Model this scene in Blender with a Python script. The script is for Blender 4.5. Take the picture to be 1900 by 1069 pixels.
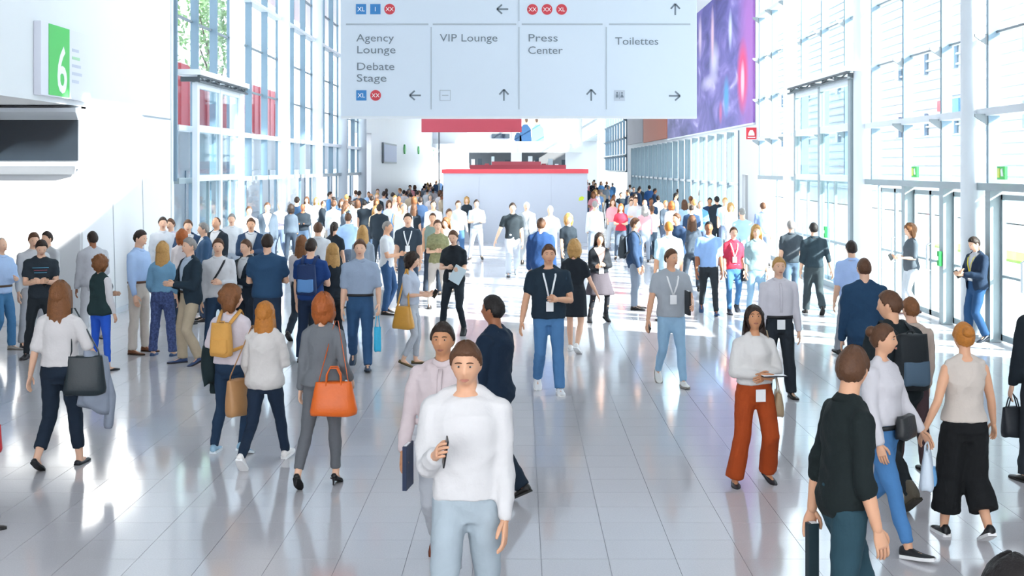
import bpy, bmesh, math, random
import numpy as np
from mathutils import Vector, Matrix

for _o in list(bpy.data.objects):
    bpy.data.objects.remove(_o)
SC = bpy.context.scene
COL = SC.collection

# ------------------------------------------------------------------ camera
CAM_H = 2.75          # metres above the floor
FPX = 2400.0          # focal length in pixels of the 1900 px wide frame
VPX, VPY = 965.0, 310.0
_cam = bpy.data.cameras.new('camera')
cam = bpy.data.objects.new('camera', _cam)
COL.objects.link(cam)
cam.location = (0, 0, CAM_H)
cam.rotation_euler = (math.radians(90), 0, 0)
_cam.sensor_width = 36.0
_cam.lens = FPX / 1900.0 * 36.0
_cam.shift_x = -(VPX - 950.0) / 1900.0
_cam.shift_y = -(534.5 - VPY) / 1900.0
_cam.clip_start = 0.1
_cam.clip_end = 1000
SC.camera = cam

# ------------------------------------------------------------------ sky, sun, exposure
world = bpy.data.worlds.new('sky')
SC.world = world
world.use_nodes = True
_bg = world.node_tree.nodes['Background']
_bg.inputs['Color'].default_value = (0.92, 0.955, 1.0, 1)
_bg.inputs['Strength'].default_value = 1.55
_sd = bpy.data.lights.new('sun', 'SUN')
sun = bpy.data.objects.new('sun', _sd)
COL.objects.link(sun)
_sd.energy = 7.0
_sd.angle = math.radians(0.6)
_sd.color = (1.0, 0.95, 0.87)
SUN_D = Vector((-1.0, 0.60, -0.60)).normalized()      # the way the light travels
sun.rotation_euler = SUN_D.to_track_quat('-Z', 'Y').to_euler()
sun.location = (60, -30, 50)
SC.view_settings.view_transform = 'Standard'
SC.view_settings.look = 'None'
SC.view_settings.gamma = 1.0
SC.view_settings.use_curve_mapping = False
SC.view_settings.exposure = 1.9
SC.cycles.transparent_max_bounces = 24
SC.cycles.max_bounces = 8
SC.cycles.diffuse_bounces = 4
SC.cycles.glossy_bounces = 3
SC.cycles.sample_clamp_indirect = 6.0
SC.cycles.caustics_reflective = False
SC.cycles.caustics_refractive = False


# ------------------------------------------------------------------ helpers
def lin(h):
    h = h.lstrip('#')
    out = []
    for i in (0, 2, 4):
        c = int(h[i:i + 2], 16) / 255.0
        out.append(c / 12.92 if c <= 0.04045 else ((c + 0.055) / 1.055) ** 2.4)
    return (out[0], out[1], out[2], 1.0)


_MATS = {}


def plain(name, color, rough=0.6, spec=0.4, metal=0.0, noise=0.0, nscale=8.0, bump=0.0, bscale=60.0, emit=0.0):
    """Principled material, colour varied a little by noise, fine relief by noise."""
    key = (name, color, rough, spec, metal, noise, nscale, bump, bscale, emit)
    if key in _MATS:
        return _MATS[key]
    m = bpy.data.materials.new(name)
    m.use_nodes = True
    nt = m.node_tree
    b = nt.nodes['Principled BSDF']
    c = lin(color)
    b.inputs['Base Color'].default_value = c
    b.inputs['Roughness'].default_value = rough
    b.inputs['Specular IOR Level'].default_value = spec
    b.inputs['Metallic'].default_value = metal
    if emit:
        b.inputs['Emission Color'].default_value = c
        b.inputs['Emission Strength'].default_value = emit
    if noise or bump:
        tc = nt.nodes.new('ShaderNodeTexCoord')
    if noise:
        n = nt.nodes.new('ShaderNodeTexNoise')
        n.inputs['Scale'].default_value = nscale
        n.inputs['Detail'].default_value = 4
        nt.links.new(tc.outputs['Object'], n.inputs['Vector'])
        mx = nt.nodes.new('ShaderNodeMix')
        mx.data_type = 'RGBA'
        lo = tuple(max(0, v * (1 - noise)) for v in c[:3]) + (1,)
        hi = tuple(min(1, v * (1 + noise)) for v in c[:3]) + (1,)
        mx.inputs['A'].default_value = lo
        mx.inputs['B'].default_value = hi
        nt.links.new(n.outputs['Fac'], mx.inputs['Factor'])
        nt.links.new(mx.outputs['Result'], b.inputs['Base Color'])
    if bump:
        n2 = nt.nodes.new('ShaderNodeTexNoise')
        n2.inputs['Scale'].default_value = bscale
        n2.inputs['Detail'].default_value = 2
        nt.links.new(tc.outputs['Object'], n2.inputs['Vector'])
        bp = nt.nodes.new('ShaderNodeBump')
        bp.inputs['Strength'].default_value = bump
        bp.inputs['Distance'].default_value = 0.01
        nt.links.new(n2.outputs['Fac'], bp.inputs['Height'])
        nt.links.new(bp.outputs['Normal'], b.inputs['Normal'])
    _MATS[key] = m
    return m


def glass_mat(name, tint, refl=0.05):
    m = bpy.data.materials.new(name)
    m.use_nodes = True
    nt = m.node_tree
    nt.nodes.clear()
    out = nt.nodes.new('ShaderNodeOutputMaterial')
    mix = nt.nodes.new('ShaderNodeMixShader')
    tr = nt.nodes.new('ShaderNodeBsdfTransparent')
    gl = nt.nodes.new('ShaderNodeBsdfGlossy')
    lw = nt.nodes.new('ShaderNodeLayerWeight')
    lw.inputs['Blend'].default_value = 0.15
    mu = nt.nodes.new('ShaderNodeMath')
    mu.operation = 'MULTIPLY_ADD'
    mu.inputs[1].default_value = 0.10
    mu.inputs[2].default_value = refl
    tr.inputs['Color'].default_value = tint
    gl.inputs['Roughness'].default_value = 0.02
    nt.links.new(lw.outputs['Fresnel'], mu.inputs[0])
    nt.links.new(mu.outputs[0], mix.inputs['Fac'])
    nt.links.new(tr.outputs[0], mix.inputs[1])
    nt.links.new(gl.outputs[0], mix.inputs[2])
    nt.links.new(mix.outputs[0], out.inputs['Surface'])
    return m


class MB:
    """Collects boxes, tubes and lofts and links them as one mesh."""

    def __init__(self):
        self.v, self.f = [], []

    def add(self, verts, faces):
        o = len(self.v)
        self.v.extend([tuple(float(c) for c in p) for p in verts])
        self.f.extend([tuple(o + i for i in f) for f in faces])
        return self

    def box(self, c, s, rz=0.0, bev=0.0):
        cx, cy, cz = c
        hx, hy, hz = s[0] / 2, s[1] / 2, s[2] / 2
        if bev > 0:
            bm = bmesh.new()
            bmesh.ops.create_cube(bm, size=1.0)
            for v in bm.verts:
                v.co = Vector((v.co.x * s[0], v.co.y * s[1], v.co.z * s[2]))
            bmesh.ops.bevel(bm, geom=list(bm.edges), offset=bev, segments=2, affect='EDGES', profile=0.7)
            bm.verts.index_update()
            P = [v.co.copy() for v in bm.verts]
            F = [[v.index for v in f.verts] for f in bm.faces]
            bm.free()
        else:
            P = [Vector((x, y, z)) for x in (-hx, hx) for y in (-hy, hy) for z in (-hz, hz)]
            F = [(0, 1, 3, 2), (4, 6, 7, 5), (0, 4, 5, 1), (2, 3, 7, 6), (0, 2, 6, 4), (1, 5, 7, 3)]
        ca, sa = math.cos(rz), math.sin(rz)
        return self.add([(cx + p.x * ca - p.y * sa, cy + p.x * sa + p.y * ca, cz + p.z) for p in P], F)

    def bb(self, x0, x1, y0, y1, z0, z1, bev=0.0):
        return self.box(((x0 + x1) / 2, (y0 + y1) / 2, (z0 + z1) / 2), (abs(x1 - x0), abs(y1 - y0), abs(z1 - z0)), 0, bev)

    def prism(self, pts2, axis, a0, a1):
        """Extrude a polygon of 2-D points along an axis ('x','y','z') from a0 to a1."""
        n = len(pts2)

        def P(p, a):
            if axis == 'x':
                return (a, p[0], p[1])
            if axis == 'y':
                return (p[0], a, p[1])
            return (p[0], p[1], a)
        vs = [P(p, a0) for p in pts2] + [P(p, a1) for p in pts2]
        fs = [tuple(range(n))[::-1], tuple(range(n, 2 * n))]
        fs += [(i, (i + 1) % n, n + (i + 1) % n, n + i) for i in range(n)]
        return self.add(vs, fs)

    def rings(self, rings, cap=True, closed=False):
        """Loft equal-length rings (arrays n x 3)."""
        n = len(rings[0])
        o = len(self.v)
        for r in rings:
            self.v.extend([tuple(float(c) for c in p) for p in r])
        m = len(rings)
        for k in range(m if closed else m - 1):
            a, b = o + k * n, o + ((k + 1) % m) * n
            for i in range(n):
                j = (i + 1) % n
                self.f.append((a + i, a + j, b + j, b + i))
        if cap and not closed:
            for r, base, flip in ((rings[0], o, True), (rings[-1], o + (m - 1) * n, False)):
                c = len(self.v)
                self.v.append(tuple(float(q) for q in np.mean(np.asarray(r), axis=0)))
                for i in range(n):
                    j = (i + 1) % n
                    self.f.append((base + j, base + i, c) if flip else (base + i, base + j, c))
        return self

    def tube(self, pts, radii, n=10, round_caps=True, up=None):
        pts = [np.array(p, float) for p in pts]
        if not hasattr(radii, '__len__'):
            radii = [radii] * len(pts)
        rr = [(r, r) if not hasattr(r, '__len__') else r for r in radii]
        if round_caps:
            d0 = pts[0] - pts[1]
            d0 /= np.linalg.norm(d0) + 1e-9
            d1 = pts[-1] - pts[-2]
            d1 /= np.linalg.norm(d1) + 1e-9
            r0, r1 = max(rr[0]), max(rr[-1])
            s, t = 0.75, 0.65
            pts = [pts[0] + d0 * r0 * t] + pts + [pts[-1] + d1 * r1 * t]
            rr = [(rr[0][0] * s, rr[0][1] * s)] + rr + [(rr[-1][0] * s, rr[-1][1] * s)]
        T = []
        for i in range(len(pts)):
            a = pts[max(0, i - 1)]
            b = pts[min(len(pts) - 1, i + 1)]
            d = b - a
            T.append(d / (np.linalg.norm(d) + 1e-9))
        u = np.array(up if up is not None else (0.0, -1.0, 0.0), float)
        if abs(np.dot(u, T[0])) > 0.95:
            u = np.array((1.0, 0, 0)) if up is None else np.array((0, 0, 1.0))
        out = []
        for p, t, r in zip(pts, T, rr):
            u = u - t * np.dot(u, t)
            u /= np.linalg.norm(u) + 1e-9
            w = np.cross(t, u)
            th = np.arange(n) * 2 * math.pi / n
            out.append(p + np.outer(np.cos(th) * r[1], u) + np.outer(np.sin(th) * r[0], w))
        return self.rings(out)

    def ball(self, c, r, nu=12, nv=8):
        if not hasattr(r, '__len__'):
            r = (r, r, r)
        rg = []
        for k in range(nv + 1):
            e = -math.pi / 2 + (0.06 + k / nv * (1 - 0.12 / math.pi * 0)) * 1.0
            e = -math.pi / 2 * 0.96 + math.pi * 0.96 * k / nv
            th = np.arange(nu) * 2 * math.pi / nu
            rg.append(np.stack([c[0] + r[0] * math.cos(e) * np.cos(th), c[1] + r[1] * math.cos(e) * np.sin(th),
                                np.full(nu, c[2] + r[2] * math.sin(e))], 1))
        return self.rings(rg)

    def mesh(self, name, smooth=False):
        me = bpy.data.meshes.new(name)
        me.from_pydata(self.v, [], self.f)
        if smooth:
            me.polygons.foreach_set('use_smooth', [True] * len(me.polygons))
        me.update()
        return me

    def build(self, name, mat, parent=None, smooth=False, loc=None):
        return put(name, self.mesh(name, smooth), mat, parent, loc)


def put(name, me, mat, parent=None, loc=None):
    o = bpy.data.objects.new(name, me)
    COL.objects.link(o)
    if len(me.materials) == 0:
        me.materials.append(mat)
    elif me.materials[0] is not mat:
        o.material_slots[0].link = 'OBJECT'
        o.material_slots[0].material = mat
    if parent is not None:
        o.parent = parent
    if loc is not None:
        o.location = loc
    return o


def empty(name, loc=(0, 0, 0), rz=0.0):
    o = bpy.data.objects.new(name, None)
    o.empty_display_size = 0.1
    COL.objects.link(o)
    o.location = loc
    o.rotation_euler = (0, 0, rz)
    return o


def tag(o, label=None, cat=None, group=None, kind=None):
    if label:
        o['label'] = label
    if cat:
        o['category'] = cat
    if group:
        o['group'] = group
    if kind:
        o['kind'] = kind
    return o


def ground(px, py):
    """Photo pixel of a point on the floor -> world X, Y."""
    z = FPX * CAM_H / (py - VPY)
    return (px - VPX) * z / FPX, z


def text_obj(s, size, mat, parent, loc, rot=(math.radians(90), 0, 0), name='lettering', ext=0.002, sx=1.0, align='LEFT', offset=0.0):
    c = bpy.data.curves.new(name, 'FONT')
    c.body = s
    c.size = size
    c.extrude = ext
    c.align_x = align
    c.resolution_u = 3
    c.offset = offset
    c.space_line = 0.9
    t = bpy.data.objects.new(name, c)
    COL.objects.link(t)
    dg = bpy.context.evaluated_depsgraph_get()
    me = bpy.data.meshes.new_from_object(t.evaluated_get(dg))
    bpy.data.objects.remove(t)
    bpy.data.curves.remove(c)
    me.materials.clear()
    o = put(name, me, mat, parent, loc)
    o.rotation_euler = rot
    o.scale = (sx, 1, 1)
    return o
# ------------------------------------------------------------------ materials of the hall
M_WHITE = plain('white_paint', '#e0e4e8', 0.55, 0.3, noise=0.02, nscale=1.5, bump=0.02, bscale=30)
M_WHITE2 = plain('white_panel', '#e6e9ec', 0.4, 0.4, noise=0.02, nscale=0.8)
M_STEEL = plain('white_steel', '#d3dbe3', 0.35, 0.5, noise=0.02, nscale=3)
M_MULL = plain('blue_grey_aluminium', '#6f8798', 0.4, 0.5, metal=0.0, noise=0.05, nscale=4)
M_POST = plain('grey_door_frame', '#8d9ca2', 0.4, 0.5, noise=0.05, nscale=4)
M_DARK = plain('dark_grey_metal', '#4d565c', 0.5, 0.5, noise=0.08)
M_BRACK = plain('bracket_grey', '#7b858c', 0.45, 0.5)
M_GREEN = plain('green_plate', '#2f9a4c', 0.5, 0.3)
M_RED = plain('red_paint', '#d9505a', 0.45, 0.3, noise=0.04, nscale=2)
M_GLASS = glass_mat('window_glass', (0.93, 0.97, 0.985, 1), 0.03)
M_GLASSD = glass_mat('door_glass', (0.88, 0.94, 0.95, 1), 0.04)


def tile_mat():
    m = bpy.data.materials.new('polished_stone_tile')
    m.use_nodes = True
    nt = m.node_tree
    b = nt.nodes['Principled BSDF']
    tc = nt.nodes.new('ShaderNodeNewGeometry')
    n = nt.nodes.new('ShaderNodeTexNoise')
    n.inputs['Scale'].default_value = 90
    n.inputs['Detail'].default_value = 3
    nt.links.new(tc.outputs['Position'], n.inputs['Vector'])
    n1 = nt.nodes.new('ShaderNodeTexNoise')
    n1.inputs['Scale'].default_value = 0.6
    nt.links.new(tc.outputs['Position'], n1.inputs['Vector'])
    oi = nt.nodes.new('ShaderNodeObjectInfo')
    r = nt.nodes.new('ShaderNodeMix')
    r.data_type = 'RGBA'
    r.inputs['A'].default_value = (0.50, 0.485, 0.505, 1)
    r.inputs['B'].default_value = (0.64, 0.625, 0.65, 1)
    nt.links.new(n.outputs['Fac'], r.inputs['Factor'])
    v = nt.nodes.new('ShaderNodeHueSaturation')
    mr = nt.nodes.new('ShaderNodeMapRange')
    mr.inputs['To Min'].default_value = 0.985
    mr.inputs['To Max'].default_value = 1.015
    nt.links.new(oi.outputs['Random'], mr.inputs['Value'])
    nt.links.new(mr.outputs['Result'], v.inputs['Value'])
    nt.links.new(r.outputs['Result'], v.inputs['Color'])
    nt.links.new(v.outputs['Color'], b.inputs['Base Color'])
    rr = nt.nodes.new('ShaderNodeMapRange')
    rr.inputs['To Min'].default_value = 0.07
    rr.inputs['To Max'].default_value = 0.14
    nt.links.new(n1.outputs['Fac'], rr.inputs['Value'])
    nt.links.new(rr.outputs['Result'], b.inputs['Roughness'])
    b.inputs['Specular IOR Level'].default_value = 0.62
    return m


M_TILE = tile_mat()
M_JOINT = plain('floor_joint', '#8b8d94', 0.6, 0.3)

# ------------------------------------------------------------------ floor
X_L, X_R = -7.6, 7.57
Y_END = 112.0
floor = MB().bb(-16, X_R + 0.3, -14, 44.9, -0.3, -0.006).bb(-16, X_R + 0.3, 44.9, Y_END + 0.4, -0.3, 0.0).build('floor', M_TILE)
floor.data.materials.append(M_JOINT)
for p in floor.data.polygons[:6]:
    p.material_index = 1
tag(floor, 'polished pale grey stone tile floor of the hall', kind='structure')
TX, TY, TX0, TY0 = 0.472, 0.4625, -1.740, 9.073
GAP = 0.0035
_tb = MB()
_tb.box((0, 0, -0.005), (TX - GAP, TY - GAP, 0.01))
_tme = _tb.mesh('tile')
cells = []
for j in range(-4, 78):
    for i in range(-36, 20):
        cx, cy = TX0 + (i + 0.5) * TX, TY0 + (j + 0.5) * TY
        if -15.9 < cx < X_R and 7.5 < cy < 44.7:
            inview = abs(cx - 0.0) < cy * 0.41 and cy > 8.4
            cells.append((0 if inview else 1, cy if inview else cy + 1000, cx, cy))
cells.sort()
for k, (_, _, cx, cy) in enumerate(cells[:290]):
    put('tile', _tme, M_TILE, floor, (cx, cy, random.Random(k).uniform(-0.0004, 0.0004)))
_rest = MB()
for (_, _, cx, cy) in cells[290:]:
    _rest.box((cx, cy, -0.005), (TX - GAP, TY - GAP, 0.01))
tag(_rest.build('tile_field', M_TILE, floor), kind='stuff')
# the floor behind the camera
tag(MB().bb(-16, X_R + 0.3, -14, 7.4, -0.006, 0.0).build('floor_slab', M_TILE, floor))

# ------------------------------------------------------------------ ceiling and near walls
H_TOP = 13.2
ceil = MB().bb(-16, X_R + 0.4, -14, Y_END + 0.4, H_TOP, H_TOP + 0.3)
for y in range(-8, 112, 7):
    ceil.bb(-8, X_R, y - 0.15, y + 0.15, H_TOP - 0.7, H_TOP)
tag(ceil.build('ceiling', M_WHITE), 'high white ceiling with cross beams', kind='structure')
# unseen right wall shaped for sunlight: slanted gap lights left wall, band shades sign
wr = MB().prism([(-14, 0), (18.1, 0), (18.1, H_TOP), (16.9, H_TOP), (16.9, 11.7), (12.0, 10.5), (12.0, H_TOP), (-14, H_TOP)], 'x', X_R, X_R + 0.3)
wr.bb(X_R + 0.05, X_R + 0.3, 18.1, 22.3, 6.2, H_TOP)
tag(wr.build('wall_right_sun_mask', M_WHITE), 'unseen white wall on the right, shaped to block and admit sun', kind='structure')

# left: upper slab wall, lower wall with slanted joints, recess wall under the slab
UP_Z = 3.80
wl = MB().bb(X_L - 0.4, X_L, -14, 28.1, UP_Z, H_TOP)
wl = wl.build('wall_left', M_WHITE)
tag(wl, 'white upper slab wall on the left', kind='structure')
# lower facets, three leaning panels with open joints
low = MB()
ys = [22.4, 23.95, 25.85, 28.1]
for a, b in zip(ys[:-1], ys[1:]):
    lean = 0.5 if b < 28 else 0.0
    low = MB().prism([(a + 0.03 + 0.30 * (a > 22.5), 0), (b - 0.03 + 0.30 * (b < 28), 0), (b - 0.03, UP_Z - 0.04), (a + 0.03, UP_Z - 0.04)], 'x', X_L - 0.3, X_L + 0.02)
    low.build('panel', M_WHITE2, wl)
MB().bb(X_L - 0.4, X_L - 0.02, 22.45, 28.1, 0, UP_Z).build('backing', plain('joint_grey', '#aab4bf', .7), wl)  # grey backing seen through the open joints
MB().bb(X_L - 0.3, X_L + 0.06, 22.4, 28.1, 0.0, 0.10).build('baseboard', M_STEEL, wl)
rec = MB().bb(-16, X_L - 0.02, 22.4, 22.7, 0, UP_Z + 0.2).bb(-16, X_L - 0.3, -14, 22.4, UP_Z + 0.0, UP_Z + 0.2).bb(-16.3, -16, -14, 22.4, 0, UP_Z + 0.2)
rec = rec.build('wall_recess', M_WHITE)
tag(rec, 'white recess wall under the slab that carries the dark screen', kind='structure')
MB().bb(-16, X_L - 0.02, 22.36, 22.4, 0, 0.10).build('baseboard', M_STEEL, rec)
tag(MB().bb(-16.3, X_R + 0.4, -14.3, -14, H_TOP - 2.0, H_TOP).build('wall_behind', M_WHITE), 'white lintel wall over the open entrance behind the viewer', kind='structure')
# wall end fin where the slab stops and the glass starts
tag(MB().bb(X_L - 0.5, X_L + 0.03, 28.1, 28.3, 0, H_TOP).build('trim_1', M_WHITE), 'white edge strip where slab wall meets the glass', kind='structure')

# ------------------------------------------------------------------ glass facades
BAY = 6.75
Y0 = 20.4
LEVELS = [0.0, 2.44, 3.62, 4.88, 6.14, 7.40, 8.66, 9.92, 11.18, H_TOP]
_pane_cache = {}


def pane_mesh(w, h):
    k = (round(w, 3), round(h, 3))
    if k not in _pane_cache:
        _pane_cache[k] = MB().box((0, 0, 0), (0.016, w, h)).mesh('pane')
    return _pane_cache[k]


def facade(name, label, side, ya, w, n, doors=False, portal=None, last=False):
    """One bay of glass wall: n modules of mullions, panes and transoms; doors below where asked."""
    xg = X_R if side > 0 else X_L - 0.10
    win = empty(name, (xg, ya, 0))
    tag(win, label, kind='structure')
    inn = -side           # towards the hall
    yl = n * w
    for i in range(n + (1 if last else 0)):
        y = i * w
        MB().bb(0.02 * inn, 0.20 * inn, y - 0.045, y + 0.045, LEVELS[1], H_TOP).build('mullion', M_MULL, win)
        if (i == 0 and not last) or side < 0:
            continue
        for L in LEVELS[2:-1]:
            MB().prism([(inn * 0.05, L - 0.03), (inn * 0.40, L - 0.03), (inn * 0.40, L - 0.075), (inn * 0.05, L - 0.32)], 'y', y - 0.02, y + 0.02).build('bracket', M_BRACK, win)
    for k, L in enumerate(LEVELS[1:-1]):
        th = 0.12 if k in (0, 1) else (0.10 if k == 4 else 0.04)
        dp = 0.24 if k in (0, 1, 4) else 0.07
        mat = M_STEEL if k in (1, 4) else (M_POST if k == 0 else M_BRACK)
        MB().bb(-0.02 * inn, dp * inn, 0, yl, L - th / 2, L + th / 2).build('transom', mat, win)
    for i in range(n):
        y = (i + 0.5) * w
        for k in range(1, len(LEVELS) - 1):
            z0, z1 = LEVELS[k], LEVELS[k + 1]
            put('pane', pane_mesh(w - 0.03, z1 - z0 - 0.04), M_GLASS, win, (0, y, (z0 + z1) / 2))
        if doors:
            door_leafs(win, inn, i * w, w)
        else:
            put('pane', pane_mesh(w - 0.05, 2.26), M_GLASS, win, (0, y, 1.24))
            MB().bb(-0.03, 0.03, i * w + 0.02, (i + 1) * w - 0.02, 0, 0.10).build('transom', M_POST, win)
            MB().bb(-0.02, 0.05 * inn, i * w - 0.03, i * w + 0.03, 0, 2.4).build('mullion', M_MULL, win)
    if portal:
        ph = portal
        xi = inn * 0.42
        ps = [0.75, yl / 2 + 0.2, yl - 0.45]
        for y in ps:
            MB().bb(xi - 0.06, xi + 0.06, y - 0.10, y + 0.10, 0, ph - 0.25, 0.008).build('post', M_STEEL if side < 0 else M_POST, win)
        for a, b in zip(ps[:-1], ps[1:]):
            for z, t in ((2.50, 0.14), (3.62, 0.16), (ph - 0.30, 0.14), (1.05, 0.06), (0.06, 0.12)):
                MB().bb(xi - 0.05, xi + 0.05, a + 0.1, b - 0.1, z - t / 2, z + t / 2).build('rail', M_STEEL if z > 1.2 else M_POST, win)
            for z0, z1 in ((0.12, 2.43), (2.57, 3.54), (3.70, ph - 0.37)):
                put('pane', pane_mesh(b - a - 0.2, z1 - z0), M_GLASSD, win, (xi, (a + b) / 2, (z0 + z1) / 2))
            m = (a + b) / 2
            MB().bb(xi - 0.03, xi + 0.03, m - 0.035, m + 0.035, 0.12, 2.43).build('door_frame', M_POST, win)
            MB().tube([(xi + inn * 0.05, m + 0.12, 0.85), (xi + inn * 0.11, m + 0.12, 0.9), (xi + inn * 0.11, m + 0.12, 1.35), (xi + inn * 0.05, m + 0.12, 1.4)], 0.015, 8).build('handle', M_STEEL, win, True)
        # canopy: slab edge and the open dark truss beneath it
        MB().bb(xi - 0.36 * inn, xi + 0.20 * inn, 0.35, yl - 0.05, ph - 0.10, ph + 0.02).build('canopy', M_WHITE2, win)
        tr = MB()
        for z in (ph - 0.12, ph - 0.24):
            tr.bb(xi + 0.11 * inn, xi + 0.17 * inn, 0.45, yl - 0.1, z - 0.02, z + 0.02)
        tr.build('truss_chord', M_DARK, win)
        nb = 7
        for q in range(nb):
            a = 0.5 + q * (yl - 0.65) / nb
            b = a + (yl - 0.65) / nb
            za, zb = (ph - 0.24, ph - 0.12) if q % 2 else (ph - 0.12, ph - 0.24)
            MB().tube([(xi + 0.14 * inn, a, za), (xi + 0.14 * inn, b, zb)], 0.018, 6).build('truss_bar', M_DARK, win)
        for q in range(6):
            y = 0.6 + q * (yl - 0.8) / 5
            MB().bb(xi - 0.30 * inn, xi + 0.12 * inn, y - 0.03, y + 0.03, ph - 0.24, ph - 0.13).build('slat', M_DARK, win)
    return win


def door_leafs(win, inn, y0, w):
    """A framed pair of glass door leaves between thick posts."""
    for y in (y0, ):
        MB().bb(-0.05 * inn, 0.20 * inn, y - 0.11, y + 0.11, 0, 2.40, 0.01).build('post', M_POST, win)
    for s in (0, 1):
        a = y0 + 0.12 + s * (w - 0.24) / 2
        b = a + (w - 0.24) / 2
        fr = MB()
        fr.bb(-0.03, 0.03, a, a + 0.06, 0.03, 2.32).bb(-0.03, 0.03, b - 0.06, b, 0.03, 2.32)
        fr.bb(-0.03, 0.03, a, b, 0.03, 0.13).bb(-0.03, 0.03, a, b, 2.24, 2.32)
        fr.bb(-0.025, 0.025, a, b, 1.02, 1.06)
        fr.build('door_frame', M_POST, win)
        put('pane', pane_mesh(b - a - 0.1, 2.12), M_GLASSD, win, (0, (a + b) / 2, 1.18))
        hy = b - 0.03 if s == 0 else a + 0.03
        MB().tube([(inn * 0.03, hy, 0.85), (inn * 0.09, hy, 0.88), (inn * 0.09, hy, 1.32), (inn * 0.03, hy, 1.35)], 0.014, 8).build('handle', M_STEEL, win, True)


facade('window_1', 'nearest glass wall bay on the right with four door pairs', 1, 18.15, 2.25, 4, doors=True)
facade('window_2', 'right glass wall bay with a tall door portal under a canopy', 1, 27.15, 2.25, 3, portal=4.9)
facade('window_3', 'right glass wall bay before the solid banner wall', 1, 33.9, 2.0, 3, last=True)
facade('window_4', 'far right glass wall beyond the banner wall', 1, 90.0, 2.75, 8, last=True)
facade('window_5', 'left glass wall bay with a tall door portal under a canopy', -1, 28.3, 1.867, 3, portal=4.9)
facade('window_6', 'second glass wall bay on the left', -1, 33.9, 2.25, 3)
facade('window_7', 'third glass wall bay on the left', -1, 40.65, 2.25, 3)
facade('window_8', 'fourth glass wall bay on the left', -1, 47.4, 2.25, 3)
facade('window_9', 'last glass wall bay on the left before the white booths', -1, 54.15, 2.25, 3, last=True)

# ------------------------------------------------------------------ columns
def column(x, y, r, label):
    c = empty('column', (x, y, 0))
    tag(c, label, kind='structure')
    MB().tube([(0, 0, 0.0), (0, 0, H_TOP)], r, 28, round_caps=False).build('shaft', M_STEEL, c, True)
    MB().tube([(0, 0, 0.0), (0, 0, 0.06)], r + 0.035, 28, round_caps=False).build('base_ring', M_STEEL, c, True)
    return c


for i, y in enumerate((20.95, 27.7, 35.1)):
    column(7.33, y, 0.19, 'white round column on the right, number %d from the entrance' % (i + 1))
for i, y in enumerate((33.9, 40.65, 47.4, 54.15, 60.9)):
    column(-7.42, y, 0.19, 'white round column on the left glass wall, number %d from the slab' % (i + 1))

# ------------------------------------------------------------------ right banner wall with curtain glazing below
BW0, BW1 = 39.95, 90.0
bw = MB().bb(X_R - 0.12, X_R + 0.3, BW0, BW1, 4.0, H_TOP).bb(X_R - 0.12, X_R + 0.3, BW0, 42.3, 0, 4.0).bb(X_R - 0.12, X_R + 0.3, 43.4, 44.0, 0, 4.0)
bw.bb(X_R - 0.12, X_R + 0.3, 42.3, 43.4, 2.5, 4.0).bb(X_R - 0.12, X_R + 0.3, 86.5, BW1, 0, 4.0)
bw = bw.build('wall_right_far', M_WHITE)
tag(bw, 'white wall that carries the purple banner on the right', kind='structure')
dg_ = MB().bb(X_R - 0.02, X_R + 0.05, 42.33, 43.37, 0, 2.48)
tag(dg_.build('door_1', plain('grey_door', '#a9abad', 0.5)), 'grey door in the white banner wall', kind='structure')
cur = empty('window_10', (X_R, 44.0, 0))
tag(cur, 'dark framed curtain glazing under the purple banner', kind='structure')
ny = 18
dy = (86.5 - 44.0) / ny
M_CMULL = plain('dark_blue_grey_mullion', '#6e7f8b', 0.4, 0.5, noise=0.05)
for i in range(ny + 1):
    MB().bb(-0.16, 0.10, i * dy - 0.06, i * dy + 0.06, 0, 4.0).build('mullion', M_CMULL, cur)
for i in range(ny):
    for z0, z1 in ((0.1, 2.1), (2.2, 3.95)):
        put('pane', pane_mesh(dy - 0.12, z1 - z0), M_GLASSD, cur, (0, (i + 0.5) * dy, (z0 + z1) / 2))
MB().bb(-0.1, 0.06, 0, 42.5, 2.10, 2.20).build('transom', M_STEEL, cur)
MB().bb(-0.1, 0.06, 0, 42.5, 0.0, 0.10).build('transom', M_CMULL, cur)

# ------------------------------------------------------------------ far left booth wall and back wall
fl = MB().bb(X_L - 0.3, X_L + 0.05, 61.2, Y_END, 4.4, H_TOP).bb(X_L - 0.3, X_L + 0.35, 63.0, Y_END, 0, 4.4)
tag(fl.build('wall_left_far', M_WHITE2), 'white booth wall along the far left side', kind='structure')
bk = MB()
sc = Y_END / FPX
def BX(px):
    return (px - VPX) * sc
def BZ(py):
    return CAM_H - (py - VPY) * sc
for (a, b, c, d) in ((X_L, BX(870), 0, H_TOP), (BX(948), BX(968), 0, H_TOP), (BX(1049), BX(1108), 0, H_TOP), (BX(870), BX(948), BZ(283), H_TOP), (BX(968), BX(1049), BZ(283), H_TOP), (BX(870), BX(948), 0, BZ(312)), (BX(968), BX(1049), 0, BZ(312))):
    bk.bb(a, b, Y_END, Y_END + 0.3, c, d)
bk = bk.build('wall_back', M_WHITE2)
tag(bk, 'white end wall of the hall with two openings', kind='structure')
MB().bb(BX(780), BX(1080), Y_END - 0.9, Y_END, BZ(283), BZ(267)).build('gallery_edge', M_WHITE, bk)
M_GREYP = plain('pale_grey_panel', '#c3cbce', 0.6)
MB().bb(BX(1080), BX(1108), Y_END - 0.3, Y_END, BZ(262), BZ(215)).build('panel', M_GREYP, bk)
MB().bb(BX(712), BX(810), Y_END - 0.1, Y_END, BZ(258), BZ(200)).build('panel', plain('lavender_panel', '#dfe0ea', 0.6), bk)
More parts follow.
